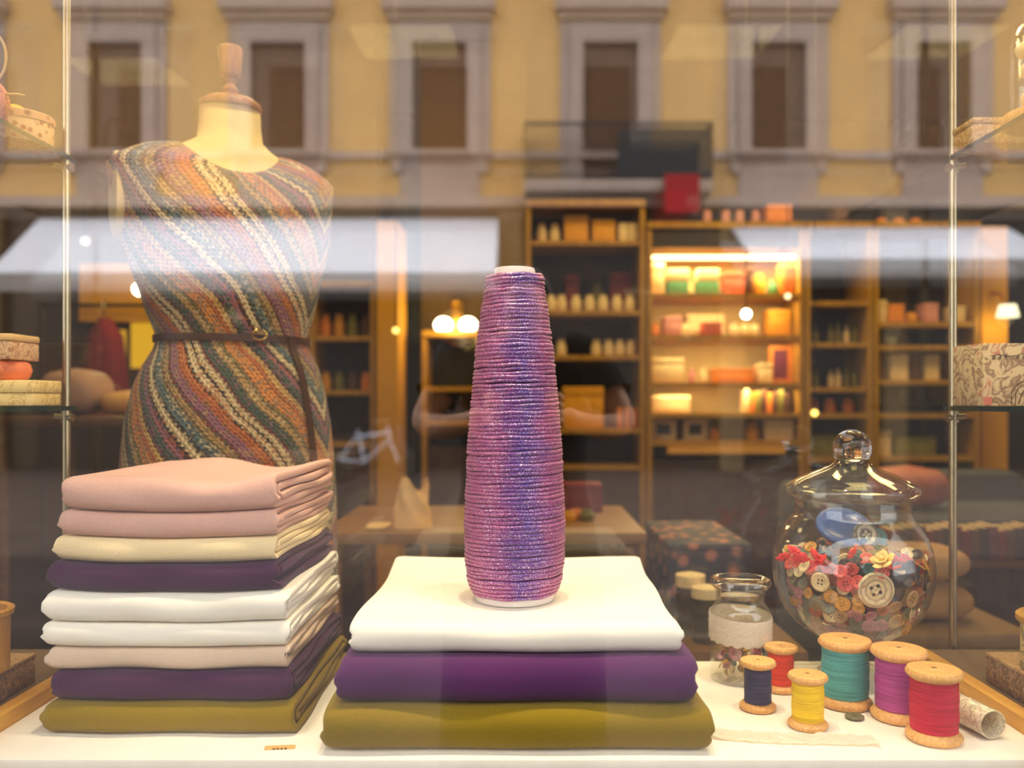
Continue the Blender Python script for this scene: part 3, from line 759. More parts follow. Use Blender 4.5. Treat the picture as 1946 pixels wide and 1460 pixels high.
def flower_bm(n=5):
    bm = bmesh.new()
    for lay, (rad, zz, sc_) in enumerate(((.62, 0, .55), (.36, .22, .42))):
        for i in range(n):
            a = 2 * PI * (i + .5 * lay) / n
            pts = []
            for s_ in range(9):
                f = s_ / 8; pts.append((rad + .0, f))
            ball_into(bm, (0, 0, 0), 1.0, 10, 6, 0.28)
            vs = bm.verts[-0:] if False else None
            new = list(bm.verts)[-(10 * 5 + 2):]
            M = Matrix.Rotation(a, 4, 'Z') @ Matrix.Translation((rad, 0, zz)) @ Matrix.Rotation(-.5 - .3 * lay, 4, 'Y') @ Matrix.Diagonal((sc_, sc_ * .8, sc_, 1))
            for v in new: v.co = M @ v.co
    ball_into(bm, (0, 0, .35), .22, 8, 5)
    return bm
FL = {}
def flower(px, py, dep, r, c, label, group, nm):
    if nm not in FL:
        o_ = obj('fabric_flower', flower_bm(), plain('flower_' + nm, c, 0.8, var=.15)); FL[nm] = o_.data
    else:
        o_ = bpy.data.objects.new('fabric_flower', FL[nm]); COL.objects.link(o_)
    o_.location = (X(px, dep), dep, Z(py, dep)); o_.scale = (r,) * 3; o_.rotation_euler = (rr.uniform(.5, 1.1), rr.uniform(-.5, .5), rr.uniform(0, 6)); tag(o_, label, 'flower', group)
RED = srgb(226, 62, 60)
for px, py in ((1490, 1060), (1509, 1049), (1522, 1062), (1548, 1056), (1560, 1066), (1621, 1052), (1700, 1068), (1752, 1080)):
    flower(px, py, 1.285 if 1500 < px < 1740 else 1.33, .012, RED, 'red fabric flower on the top of the heap in the big jar', 'red fabric flowers in the big jar', 'red')
flower(1678, 1066, 1.27, .017, srgb(240, 210, 130), 'pale yellow star flower beside the dark buttons in the big jar', None, 'yellow')

# ------------------------------------------------------------------ small stoppered jar
SJX, SJD = X(1407, 1.357), 1.357
sm = SJD / FPX
sj = thing('stoppered_jar', 'small glass jar of buttons with a lace band and flat glass stopper', 'jar', (SJX, SJD, TABLE))
def sz(py): return Z(py, SJD) - TABLE
z0 = 0.0
BP = [(0, .0), (52 * sm, 0), (56 * sm, .004), (57 * sm, .012), (57 * sm, .098), (56 * sm, .106), (52 * sm, .113), (46 * sm, .118), (44.5 * sm, .124), (46 * sm, .138), (50 * sm, .143)]
obj('jar_body', lathe(BP + [(r - .0028, max(z_, .006)) for r, z_ in BP[::-1]], 48), GLASS, sj)
obj('stopper', lathe([(0, .128), (41 * sm, .128), (42 * sm, .1438), (52 * sm, .1446), (56.5 * sm, .148), (56.5 * sm, .154), (54 * sm, .157), (46 * sm, .1575), (40 * sm, .1545), (0, .1545)], 48), glass('stopper_glass', 1.75, (.985, .985, .96, 1)), sj)
bm = bmesh.new(); prev = None; N_ = 96
first = None
for i in range(N_):
    a = 2 * PI * i / N_; r_ = 57 * sm + .0012
    top = .103 - .004 * math.sin(a * 1.0 + 2.6); low = .066 + .003 * math.sin(a) - .0035 * abs(math.sin(a * 9))
    col_ = [bm.verts.new(((r_ + (.0008 if k % 2 else 0)) * math.cos(a), (r_ + (.0008 if k % 2 else 0)) * math.sin(a), low + (top - low) * k / 8)) for k in range(9)]
    if prev:
        for k in range(8): bm.faces.new((prev[k], col_[k], col_[k + 1], prev[k + 1]))
    else: first = col_
    prev = col_
for k in range(8): bm.faces.new((prev[k], first[k], first[k + 1], prev[k + 1]))
bmesh.ops.solidify(bm, geom=list(bm.faces), thickness=-.0012)
def lace_mat():
    t = NT('ivory_lace'); co = t.coords()
    v = t.n('ShaderNodeTexVoronoi'); v.inputs['Scale'].default_value = 420; t.l(co, v.inputs['Vector'])
    t.base(t.ramp(v.outputs['Distance'], [(0.30, srgb(255, 250, 240)), (0.85, srgb(246, 234, 216))])); t.set(0.9, 0, 0.2); t.bump(v.outputs['Distance'], -0.8, 0.001); return t.m
LACE = lace_mat()
obj('lace_band', bm, LACE, sj)
rr = random.Random(5)
def in_small(px, zz, r, kind, lab, grp):
    dx = (px - 1407) * sm; ri = 57 * sm - .0075; dx = max(-ri * .96, min(ri * .96, dx)); dy = -math.sqrt(max(ri * ri - dx * dx, 0))
    button(kind, (SJX + dx, SJD + dy, TABLE + zz), r, facing((dx / ri + rr.uniform(-.2, .2), dy / ri, rr.uniform(-.2, .2)), rr.uniform(0, 6)), lab, grp)
for px in (1386, 1424, 1455):
    in_small(px, .050, .0108, 'mauve', 'round mauve button against the glass of the small jar under the lace', 'mauve buttons in the small jar')
for k in range(70):
    kind = rr.choice(['amber', 'cream', 'olive', 'teal', 'mauve', 'cream', 'wooden']); a = rr.uniform(0, 2 * PI); q = 42 * sm * math.sqrt(rr.random())
    button(kind, (SJX + q * math.cos(a), SJD + q * math.sin(a), TABLE + rr.uniform(.012, .058)), rr.uniform(.005, .008), facing((rr.uniform(-1, 1), rr.uniform(-1, 1), rr.uniform(-1, 1))), 'tiny %s button at the bottom of the small jar' % GW[kind], 'tiny %s buttons in the small jar' % GW[kind])

# ------------------------------------------------------------------ little things on the platform
o = button('olive', (X(1624, 1.185), 1.185, TABLE + .0028), .0128, facing((0, 0, 1)), 'dark grey-green button lying alone between the spools')
bm = bmesh.new(); prev = None; NL = 70
for i in range(NL + 1):
    f = i / NL; xx = .243 + .205 * f; yy = 1.128 - .030 * f - .004 * math.sin(f * 5)
    wv = .0035 * abs(math.sin(f * 34))
    row_ = []
    for k, v in enumerate((0, .25, .5, .75, 1.0)):
        y_ = yy + (v - .5) * .032 + (wv if k == 4 else (-wv if k == 0 else 0))
        z_ = .0016 + .0012 * math.sin(f * 40 + v * 5) * (.4 + v * .6) + .0012 + .010 * max(0, f - .86) * (1 - v) * 3 + .0022 * max(0, (.06 - f) / .06) * (1 - v)
        row_.append(bm.verts.new((xx - .345, y_ - 1.1, max(.0012, z_))))
    if prev:
        for k in range(4): bm.faces.new((prev[k], row_[k], row_[k + 1], prev[k + 1]))
    prev = row_
bmesh.ops.solidify(bm, geom=list(bm.faces), thickness=-.0010)
o = obj('lace_ribbon', bm, LACE); o.location = (.345, 1.1, TABLE); tag(o, 'strip of white lace lying in front of the yellow spool', 'lace')
tg = thing('price_tag', 'tiny wooden price tag lying beside the olive pile', 'tag', (X(532, 1.083), 1.083, TABLE), .10)
obj('tag_strip', bx(-.0185, .0185, -.004, .004, 0, .003, bev=.0006), MAPLE, tg)
bm = bmesh.new()
for k in range(4): box(bm, -.008 + k * .0048, -.0055 + k * .0048, -.0045, -.0041, .0006, .0024)
obj('printed_mark', bm, HOLE, tg)
vi = thing('glass_vial', 'clear glass vial lying behind the crimson spool', 'vial', (.592, 1.155, TABLE + .0195), math.radians(100))
bm = lathe([(0, -.05), (.017, -.05), (.019, -.047), (.019, .046), (.017, .05), (0, .05)], 32); obj('vial_tube', bm, GLASS, vi, rot=(0, PI / 2, 0))
obj('paper_label', lathe([(.0178, -.046), (.0178, .028), (.0172, .028), (.0172, -.046), (.0178, -.046)], 32), patterned('printed_paper', srgb(238, 224, 194), srgb(186, 172, 148), 60, kind='noise'), vi, rot=(0, PI / 2, 0))
# ------------------------------------------------------------------ glass shelf towers at both sides
HS = CAMH + 0.418; LS = CAMH - 0.006           # upper and lower shelf tops
MAPP = patterned('map_print', srgb(234, 204, 150), srgb(150, 110, 80), 26, srgb(206, 120, 90), 'noise')
for sg, xr, word in ((-1, -0.762, 'beside the dress form'), (1, 0.716, 'beside the big button jar')):
    rod = thing('shelf_post', 'slim brass-coloured steel post of the glass shelves ' + word, 'post', (xr * 1.0222 - sg * .004, 1.472, 0))
    obj('tube', tube([(0, 0, 0.004), (0, 0, 3.19)], .0065, 16), STEEL, rod)
    obj('foot_flange', lathe([(0, 0.0), (.016, 0.0), (.016, .004), (.0066, .006)], 24), STEEL, rod)
    for nm, zt_, lv in (('upper', HS, 'upper'), ('lower', LS, 'lower')):
        xa, xb = (xr - .30, xr - .006) if sg < 0 else (xr + .006, xr + .30)
        sh = thing('glass_shelf', '%s clear glass shelf %s' % (lv, word), 'shelf', ((xa + xb) / 2, 1.22, zt_ - .008)); wv = (xb - xa) / 2
        bm = bmesh.new(); fs = box(bm, -wv, wv, -.22, .275, 0, .008)
        for i, f in enumerate(fs): f.material_index = 1 if abs(f.normal.z) < .5 else 0
        bm.normal_update()
        for f in bm.faces: f.material_index = 0 if abs(f.normal.z) > .5 else 1
        obj('glass_plate', bm, [SHELFGLASS, SHELFEDGE], sh)
        bm = bmesh.new(); cx0 = (wv + .001) if sg < 0 else -(wv + .001)
        s_ = -1 if sg < 0 else 1
        tube_into(bm, [(cx0 - s_ * .003, .252, -.012), (cx0 + s_ * .010, .252, -.012), (cx0 + s_ * .026, .246, -.010)], [.0075, .006, .005], 12)
        tube_into(bm, [(cx0 + s_ * .012, .252, -.020), (cx0 + s_ * .012, .252, -.001)], .0045, 10)
        obj('shelf_clamp', bm, STEEL, sh)
# left, upper shelf
tn = thing('paper_tin', 'round flowered paper tin at the edge of the upper shelf by the dress form', 'tin', (-.825, 1.42, HS + .0005))
FLORAL = patterned('floral_paper', srgb(214, 178, 130), srgb(150, 80, 50), 90)
obj('tin_body', lathe([(0, 0), (.050, 0), (.051, .002), (.051, .036), (0, .036)], 40), FLORAL, tn)
obj('tin_lid', lathe([(0, .036), (.0525, .0362), (.053, .039), (.053, .047), (.050, .0495), (0, .050)], 40), patterned('floral_lid', srgb(196, 150, 110), srgb(120, 70, 60), 70), tn)
o = obj('yellow_button', lathe([(0, 0), (.010, 0), (.013, .004), (.012, .009), (.007, .011), (0, .0105)], 24), plain('yellow_resin', srgb(244, 196, 40), .3)); o.location = (-.822, 1.403, HS + .0508); tag(o, 'shiny yellow button lying on the round flowered tin', 'button')
br = thing('felt_ornament', 'pink felt ornament with twig loop on the upper shelf by the dress form', 'ornament', (-.822, 1.325, HS + .0005))
bm = bmesh.new(); ball_into(bm, (0, 0, .040), .034, 20, 12, 1.15); obj('felt_body', bm, patterned('pink_felt', srgb(206, 128, 96), srgb(160, 92, 76), 120), br)
TWIG = plain('pale_twig', srgb(206, 176, 120), .8)
obj('twig_loop', tube([(.012 + .020 * math.cos(q), 0, .108 + .036 * math.sin(q)) for q in [2 * PI * i / 28 for i in range(28)]], .0022, 6, closed=True), TWIG, br)
obj('twig_beak', tube([(.028, 0, .052), (.05, -.004, .051), (.064, -.006, .048)], [.002, .0016, .0010], 6), TWIG, br)
# left, lower shelf
def card_box(label, loc, sx, sy, sz_, mat, rz=0, lidmat=None, lidh=.3, grp=None, cat='box', name='card_box'):
    t = thing(name, label, cat, loc, rz, grp)
    zl = sz_ * (1 - lidh)
    obj('box_base', bx(-sx / 2, sx / 2, -sy / 2, sy / 2, 0, zl - .0004, bev=min(.002, sx * .03)), mat, t)
    obj('box_lid', bx(-sx / 2 - .0012, sx / 2 + .0012, -sy / 2 - .0012, sy / 2 + .0012, zl, sz_, bev=min(.003, sx * .04)), lidmat or mat, t)
    return t
CREAMP = patterned('crackled_cream_paper', srgb(240, 210, 138), srgb(206, 168, 96), 30, kind='noise'); TANP = patterned('tan_printed_paper', srgb(228, 190, 140), srgb(166, 100, 80), 70, kind='noise')
card_box('crackled cream box at the bottom of the three on the lower shelf', (-.8425, 1.415, LS + .0005), .135, .08, .041, CREAMP, lidh=.5)
cb = thing('cotton_reel', 'coral wooden reel in the middle of the stack on the lower shelf', 'reel', (-.856, 1.415, LS + .0420))
CORALW = plain('coral_paint', srgb(230, 128, 84), .5, var=.15, scale=50)
obj('reel_body', lathe([(0, 0), (.040, 0), (.046, .006), (.049, .016), (.046, .027), (.040, .0315), (0, .0315)], 32), CORALW, cb)
obj('reel_button', lathe([(0, 0), (.008, 0), (.008, .003), (0, .003)], 20), plain('rust_dot', srgb(160, 60, 40), .6), cb, loc=(.024, -.042, .016), rot=(PI / 2, 0, -.65))
card_box('tan printed box on top of the coral reel', (-.864, 1.415, LS + .0745), .105, .08, .041, TANP, lidh=.28, lidmat=plain('tan_lid', srgb(226, 184, 122), .6))
# right, upper shelf
sb = card_box('scroll-printed gold card box at the edge of the upper shelf by the button jar', (.778, 1.435, HS + .0005), .105, .070, .042, patterned('gold_scrolls', srgb(196, 150, 80), srgb(240, 210, 150), 42, kind='noise'), lidh=.25, name='printed_box')
cl = thing('glass_cloche', 'tall glass cloche full of pale and red balls on the upper shelf', 'cloche', (.792, 1.302, HS + .0005))
obj('cloche_base', lathe([(0, 0), (.066, 0), (.068, .004), (.066, .016), (.058, .018), (0, .018)], 40), MAPLE, cl)
dome = [(.056, .0185), (.0565, .10), (.055, .125), (.048, .145), (.034, .158), (.014, .164)]
obj('glass_dome', lathe(dome + [(0, .165)] + [(0, .163)] + [(r - .002, z_ - .001) for r, z_ in dome[::-1]] + [(.056, .0185)], 40), GLASS, cl)
obj('dome_knob', lathe([(0, .1652), (.006, .1652), (.009, .171), (.013, .178), (.010, .187), (0, .190)], 24), BRASS, cl)
BALLC = [('pale cream', srgb(240, 214, 160)), ('red', srgb(186, 78, 66))]
rr = random.Random(4); bpos = []
for k in range(26):
    for _ in range(200):
        q = .036 * math.sqrt(rr.random()); a = rr.uniform(0, 2 * PI); p = Vector((q * math.cos(a), q * math.sin(a), rr.uniform(.034, .128)))
        if all((p - b).length > .0265 for b in bpos): bpos.append(p); break
bpos.sort(key=lambda p: p.z)
for p in bpos:
    lw, c = BALLC[1 if (p.z < .07 and rr.random() < .55) else 0]
    o = obj('felt_ball', ball((0, 0, 0), .013), plain('felt_' + lw.replace(' ', '_'), c, .9)); o.location = Vector((.792, 1.302, HS)) + p; tag(o, lw + ' felt ball inside the glass cloche', 'ball', lw + ' balls in the cloche')
# right, lower shelf
mb = thing('map_box', 'square box printed with an old map and an arch on the lower shelf', 'box', (.797, 1.42, LS + .0005))
obj('box_body', bx(-.072, .072, -.05, .05, 0, .099, bev=.0015), MAPP, mb)
INK = plain('sepia_ink', srgb(92, 64, 34), .8); ARCHC = plain('arch_gold', srgb(206, 160, 76), .7)
bm = bmesh.new()
for w_, h_ in ((.0275, .040), (.021, .034)):
    tube_into(bm, [(.012 - w_, 0, .001)] + [(.012 - w_ * math.cos(PI * i / 14), 0, h_ - w_ * .9 + w_ * .9 * math.sin(PI * i / 14)) for i in range(15)] + [(.012 + w_, 0, .001)], .0007, 5)
tube_into(bm, [(-.004, 0, .002), (.000, 0, .018), (.006, 0, .026), (.012, 0, .022), (.016, 0, .028), (.021, 0, .016), (.024, 0, .002)], .0008, 5)
obj('arch_drawing', bm, INK, mb, loc=(-.012, -.0505, 0))
pts = []
for i in range(150):
    f = i / 149; pts.append((-.060 + .112 * f + .004 * math.sin(f * 74), 0, .077 + .0045 * math.sin(f * 74 + 1.2) * (.5 + .5 * math.sin(f * 17)) + .004 * f))
obj('cursive_line', tube(pts, .0006, 5), INK, mb, loc=(0, -.0505, 0))
obj('corner_print', bx(-.0715, -.058, -.0506, -.0501, .002, .014), plain('coral_print', srgb(214, 120, 96), .7), mb)
# side ledges
SPECK = patterned('marbled_paper', srgb(150, 118, 82), srgb(74, 58, 46), 110, srgb(196, 160, 110), 'noise'); SPECKT = patterned('marbled_top', srgb(186, 148, 96), srgb(140, 104, 66), 60, kind='noise')
for label, x0, x1, y0, y1 in (('marbled paper box under the wooden cup', -.94, -.722, 1.02, 1.285), ('marbled paper box under the map-printed tin', .686, .92, 1.02, 1.29)):
    card_box(label, ((x0 + x1) / 2, (y0 + y1) / 2, TABLE + .0185), x1 - x0, y1 - y0, .042, SPECK, lidmat=SPECKT, lidh=.06, name='marbled_box')
cp = thing('wooden_cup', 'turned wooden cup on the marbled box', 'cup', (-.758, 1.19, TABLE + .0610))
CUPW = wood('cup_beech', srgb(168, 112, 40), srgb(200, 146, 66), 20)
obj('cup_body', lathe([(0, 0), (.044, 0), (.047, .003), (.048, .076), (.052, .079), (.053, .086), (.050, .088), (.044, .086), (.043, .006), (0, .006)], 40), CUPW, cp)
mt = thing('map_tin', 'round wooden-lidded tin with map print on the marbled box', 'tin', (.742, 1.195, TABLE + .0610))
obj('tin_body', lathe([(0, 0), (.050, 0), (.051, .003), (.051, .066), (0, .066)], 48), patterned('map_print_green', srgb(206, 180, 112), srgb(120, 112, 80), 22, srgb(206, 110, 90), 'noise'), mt)
obj('tin_lid', lathe([(0, .0664), (.055, .0664), (.057, .069), (.057, .076), (.054, .0785), (.02, .079), (0, .079)], 48), GOLDWOOD, mt)
bm = bmesh.new(); box(bm, -.0525, -.0495, -.012, .012, .002, .066); obj('tin_hinge_strip', bm, GOLDWOOD, mt, rot=(0, 0, .55))
# ------------------------------------------------------------------ across the street, seen mirrored in the window glass
FY = FACADE_Y
def fx(px): return (px - VPX) / 100.0
def fz(py): return CAMH - (py - VPY) / 100.0
STUCCO = plain('yellow_stucco', srgb(214, 170, 108), 0.9, var=0.06, scale=1.5)
STONE = plain('grey_stone', srgb(176, 154, 140), 0.9, var=0.08, scale=3)
SHUT = plain('brown_shutters', srgb(92, 60, 30), 0.7, var=0.2, scale=5)
SHOPD = plain('dark_shopfront', srgb(40, 34, 28), 0.5, var=0.2)
IRON = plain('wrought_iron', srgb(44, 42, 42), 0.6)
struct('wall_opposite', bx(-13, 13, FY - 0.6, FY, fz(385), 15), STUCCO)
struct('wall_opposite_shopfront', bx(-13, 13, FY - 0.6, FY - 0.15, -0.02, fz(385)), SHOPD)
bm = bmesh.new(); box(bm, -13, 13, FY, FY + .16, fz(305), fz(291)); box(bm, -13, 13, FY, FY + .25, fz(396), fz(378)); box(bm, -13, 13, FY, FY + .35, 9.6, 9.9)
struct('trim_string_course', bm, STONE)
def facade_window(px, label, bal=False):
    t = thing('facade_window', label, 'window', (fx(px), FY, fz(290)), 0, 'windows of the building opposite')
    h = 2.07
    obj('shutter_panel', bx(-.52, .52, -.12, -.04 + .06, (-.70 if bal else .0), h), SHUT, t)
    bm = bmesh.new(); lo = -.70 if bal else 0
    box(bm, -.78, -.515, 0, .12, lo, h - .001); box(bm, .515, .78, 0, .12, lo, h - .001); box(bm, -.78, .78, 0, .12, h, h + .38); box(bm, -.95, -.79, 0, .07, lo, h + .39); box(bm, .79, .95, 0, .07, lo, h + .39)
    obj('stone_surround', bm, STONE, t)
    bm = bmesh.new(); box(bm, -1.06, 1.06, 0, .38, h + .52, h + .80, bev=.03); box(bm, -.98, .98, 0, .22, h + .40, h + .52)
    obj('hood', bm, STONE, t)
    if not bal:
        obj('sill', bx(-.98, .98, 0, .26, -.10, .0, bev=.02), STONE, t)
        obj('apron_panel', bx(-.76, .76, 0, .05, -.92, -.14), STONE, t)
        for s_ in (-.81, .81): obj('sill_bracket', bx(s_ - .09, s_ + .09, 0, .10, -.4, -.10), STONE, t)
    return t
for px in (-85, 222, 530, 836, 1478, 1790, 2100): facade_window(px, 'brown shuttered window with stone hood on the yellow facade')
facade_window(1160, 'tall balcony door with brown shutters on the yellow facade', True)
t = thing('balcony', 'iron balcony on the yellow facade before the tall door', 'balcony', (fx(1165), FY, fz(388)))
obj('slab', bx(-1.7, 1.7, 0, 1.0, 0, .22, bev=.02), STONE, t)
bm = bmesh.new(); zt_ = 1.25
for yy in (.96,):
    box(bm, -1.68, 1.68, yy - .02, yy + .02, zt_ - .05, zt_); box(bm, -1.68, 1.68, yy - .015, yy + .015, .28, .31)
for k in range(43): box(bm, -1.68 + k * .08 - .009, -1.68 + k * .08 + .009, .95, .97, .22, zt_)
for sx in (-1.68, 1.68):
    box(bm, sx - .02, sx + .02, 0, .96, zt_ - .05, zt_)
    for k in range(10): box(bm, sx - .009, sx + .009, .05 + k * .09, .068 + k * .09, .22, zt_)
obj('railing', bm, IRON, t)
obj('windbreak_sheet', bx(-.02, 1.6, .90, .93, .25, 1.15), plain('grey_sheet', srgb(70, 72, 74), .8), t)
o = obj('hanging_banner', bx(-.31, .31, -.02, .02, 0, .68), plain('red_banner', srgb(170, 20, 30), .8)); o.location = (fx(1276), FY + 1.1, fz(428)); tag(o, 'dark red banner hanging below the balcony', 'banner')
AWN = plain('white_awning_canvas', srgb(226, 228, 236), .85, var=.03, scale=2)
for label, x0, x1, zt_, zb_ in (('long pale awning over the shop left of the balcony', -9.2, -.48, fz(415), 3.54), ('pale awning over the shop right of the balcony', 3.95, 9.2, fz(432), 3.78)):
    t = thing('shop_awning', label, 'awning', ((x0 + x1) / 2, FY, 0)); wv = (x1 - x0) / 2; L = 1.55
    bm = bmesh.new(); P = [(0, zt_), (L, zb_), (L, zb_ - .03), (0, zt_ - .04)]
    vs = [[bm.verts.new((s * wv, y, z_)) for y, z_ in P] for s in (-1, 1)]
    for i in range(4): bm.faces.new((vs[0][i], vs[0][(i + 1) % 4], vs[1][(i + 1) % 4], vs[1][i]))
    bm.faces.new(vs[0]); bm.faces.new(vs[1])
    obj('canvas', bm, AWN, t, 20)
    obj('valance', bx(-wv, wv, L - .015, L, zb_ - .34, zb_ - .032), plain('grey_valance', srgb(146, 140, 136), .9), t)
    obj('front_bar', tube([(-wv, L - .05, zb_ - .05), (wv, L - .05, zb_ - .05)], .03, 10), IRON, t)
PILST = plain('shopfront_pier', srgb(120, 100, 72), .85)
for k, px in enumerate((968, -20, 1390, 1700)):
    struct('trim_pier_%d' % k, bx(fx(px) - .22, fx(px) + .22, FY - .15, FY + .06, -.02, fz(396)), PILST)
o = obj('shop_light_panel', bx(-.55, .55, -.1, .1, 0, .10), emit('warm_panel', (1, .66, .22, 1), 3.0)); o.location = (fx(880), FY + .25, 3.45); tag(o, 'warm light panel under the long awning across the street', 'lamp')
# bicycle
bk = thing('bicycle', 'pale framed bicycle parked on the paving across the street', 'bicycle', (-2.55, FY + 2.2, -.02), .25)
BP_ = plain('sky_tinted_frame', srgb(206, 212, 226), .35); RUB = plain('tyre_rubber', srgb(26, 26, 28), .8)  # reflected sky put into the frame colour as pale blue-white
for xx in (-.52, .52):
    wl = obj('wheel', tube([(xx + .33 * math.cos(q), 0, .35 + .33 * math.sin(q)) for q in [2 * PI * i / 40 for i in range(40)]], .020, 8, closed=True), RUB, bk)
    bm = bmesh.new()
    for i in range(14): tube_into(bm, [(xx, 0, .35), (xx + .32 * math.cos(2 * PI * i / 14), 0, .35 + .32 * math.sin(2 * PI * i / 14))], .003, 4)
    obj('spokes', bm, STEEL, wl)
bm = bmesh.new()
for a, b in (((-.52, 0, .35), (-.08, 0, .32)), ((-.52, 0, .35), (-.18, 0, .78)), ((-.08, 0, .32), (-.20, 0, .86)), ((-.17, 0, .74), (.34, 0, .80)), ((-.08, 0, .32), (.36, 0, .70)), ((.33, 0, .92), (.38, 0, .66)), ((.38, 0, .66), (.52, 0, .35))): tube_into(bm, [a, b], .020, 8)
obj('frame', bm, BP_, bk)
obj('handlebar', tube(smooth([(.20, -.27, .98), (.30, -.22, 1.0), (.34, 0, .97), (.30, .22, 1.0), (.20, .27, .98)], 6), .014, 8), STEEL, bk)
bm = bmesh.new(); box(bm, -.33, -.08, -.07, .07, .87, .93, bev=.025); obj('saddle', bm, BLACK, bk)
# the photographer outside the window
ph = thing('person', 'person in dark clothes holding a camera up to the window, elbows out', 'person', (0, -.30, -.02))
SKIN = plain('skin', srgb(206, 150, 116), .55, var=.05, scale=20); DARKC = plain('black_jersey', srgb(20, 18, 18), .9); HAIR = plain('dark_hair', srgb(30, 20, 14), .6)
def skinned(name, nodes, edges, mat, parent, root, sub=2):
    me = bpy.data.meshes.new(name); me.from_pydata([n[0] for n in nodes], edges, []); me.materials.append(mat)
    o = bpy.data.objects.new(name, me); COL.objects.link(o); o.parent = parent
    md = o.modifiers.new('skin', 'SKIN'); md.use_smooth_shade = True
    for i, n in enumerate(nodes):
        r_ = n[1]; me.skin_vertices[0].data[i].radius = r_ if isinstance(r_, tuple) else (r_, r_)
        me.skin_vertices[0].data[i].use_root = (i == root)
    s_ = o.modifiers.new('sub', 'SUBSURF'); s_.levels = sub; s_.render_levels = sub
    return o
N = [((0, 0, .96), (.165, .115)), ((0, 0, 1.08), (.135, .10)), ((0, 0, 1.22), (.145, .105)), ((0, 0, 1.36), (.14, .10)), ((0, 0, 1.43), (.07, .065)), ((0, .01, 1.46), .042), ((0, .02, 1.49), (.050, .06)), ((0, .02, 1.545), (.060, .078)), ((0, .01, 1.595), (.042, .058))]
E = [(i, i + 1) for i in range(8)]
for s_ in (-1, 1):
    b0 = len(N)
    N += [((s_ * .145, 0, 1.40), .052), ((s_ * .20, .05, 1.325), .042), ((s_ * .235, .10, 1.25), .034), ((s_ * .17, .17, 1.245), .030), ((s_ * .105, .215, 1.262), .024), ((s_ * .088, .235, 1.282), (.026, .020))]
    E += [(3, b0)] + [(b0 + i, b0 + i + 1) for i in range(5)]
    b1 = len(N)
    N += [((s_ * .09, 0, .88), (.095, .10)), ((s_ * .10, .01, .52), .062), ((s_ * .10, -.01, .30), .054), ((s_ * .10, -.02, .09), .038), ((s_ * .11, .10, .04), (.040, .030))]
    E += [(0, b1)] + [(b1 + i, b1 + i + 1) for i in range(4)]
skinned('body', N, E, SKIN, ph, 0)
# clothes over the body
def prof_loft(rows, n=28):
    return loft([[Vector((cx_ + a * math.cos(2 * PI * i / n), cy_ + b * math.sin(2 * PI * i / n), z_)) for i in range(n)] for cx_, cy_, a, b, z_ in rows])
obj('top', prof_loft([(0, 0, .185, .135, .92), (0, 0, .172, .128, 1.0), (0, 0, .150, .116, 1.10), (0, 0, .160, .120, 1.22), (0, 0, .176, .120, 1.33), (0, 0, .16, .105, 1.41), (0, 0, .10, .085, 1.45), (0, 0, .075, .07, 1.46)]), DARKC, ph)
for s_ in (-1, 1):
    obj('sleeve', tube([(s_ * .10, 0, 1.415), (s_ * .150, .005, 1.405), (s_ * .195, .045, 1.335), (s_ * .205, .055, 1.315)], [.07, .070, .060, .056], 16, cap=False), DARKC, ph)
obj('long_coat', prof_loft([(0, 0, .190, .142, .93), (0, 0, .195, .15, .80), (0, 0, .200, .155, .62), (0, 0, .205, .16, .42), (0, 0, .20, .155, .36)]), plain('dark_coat', srgb(22, 22, 28), .95), ph)
bm = bmesh.new(); ball_into(bm, (0, .0, 1.550), .072, 24, 14, 1.2)
for v in list(bm.verts):
    if v.co.y > .04 and v.co.z < 1.575: v.co.y = .04
obj('hair', bm, HAIR, ph)
for s_ in (-1, 1):
    for k in range(4):
        L = (.9, 1.0, .95, .8)[k]; z_ = 1.262 + k * .017
        skinned('finger', [((s_ * .082, .240, z_), .0095), ((s_ * .072, .272, z_ + .002), .0090), ((s_ * (.070 - .018 * L), .277, z_ + .003), .0085), ((s_ * (.070 - .032 * L), .276, z_ + .003), .0075)], [(0, 1), (1, 2), (2, 3)], SKIN, ph, 0, 1)
    skinned('thumb', [((s_ * .084, .226, 1.264), .011), ((s_ * .062, .215, 1.276), .010), ((s_ * .040, .215, 1.286), .009)], [(0, 1), (1, 2)], SKIN, ph, 0, 1)
cmr = thing('camera_body', 'black camera held by the person in dark clothes', 'camera', (0, -.048, CAMH))
obj('body_shell', bx(-.058, .058, -.022, .012, -.038, .036, bev=.006), BLACK, cmr)
obj('lens_barrel', lathe([(.024, 0), (.030, 0), (.030, .030), (.024, .030), (.024, 0)], 32), BLACK, cmr, loc=(0, .012, 0), rot=(-PI / 2, 0, 0))
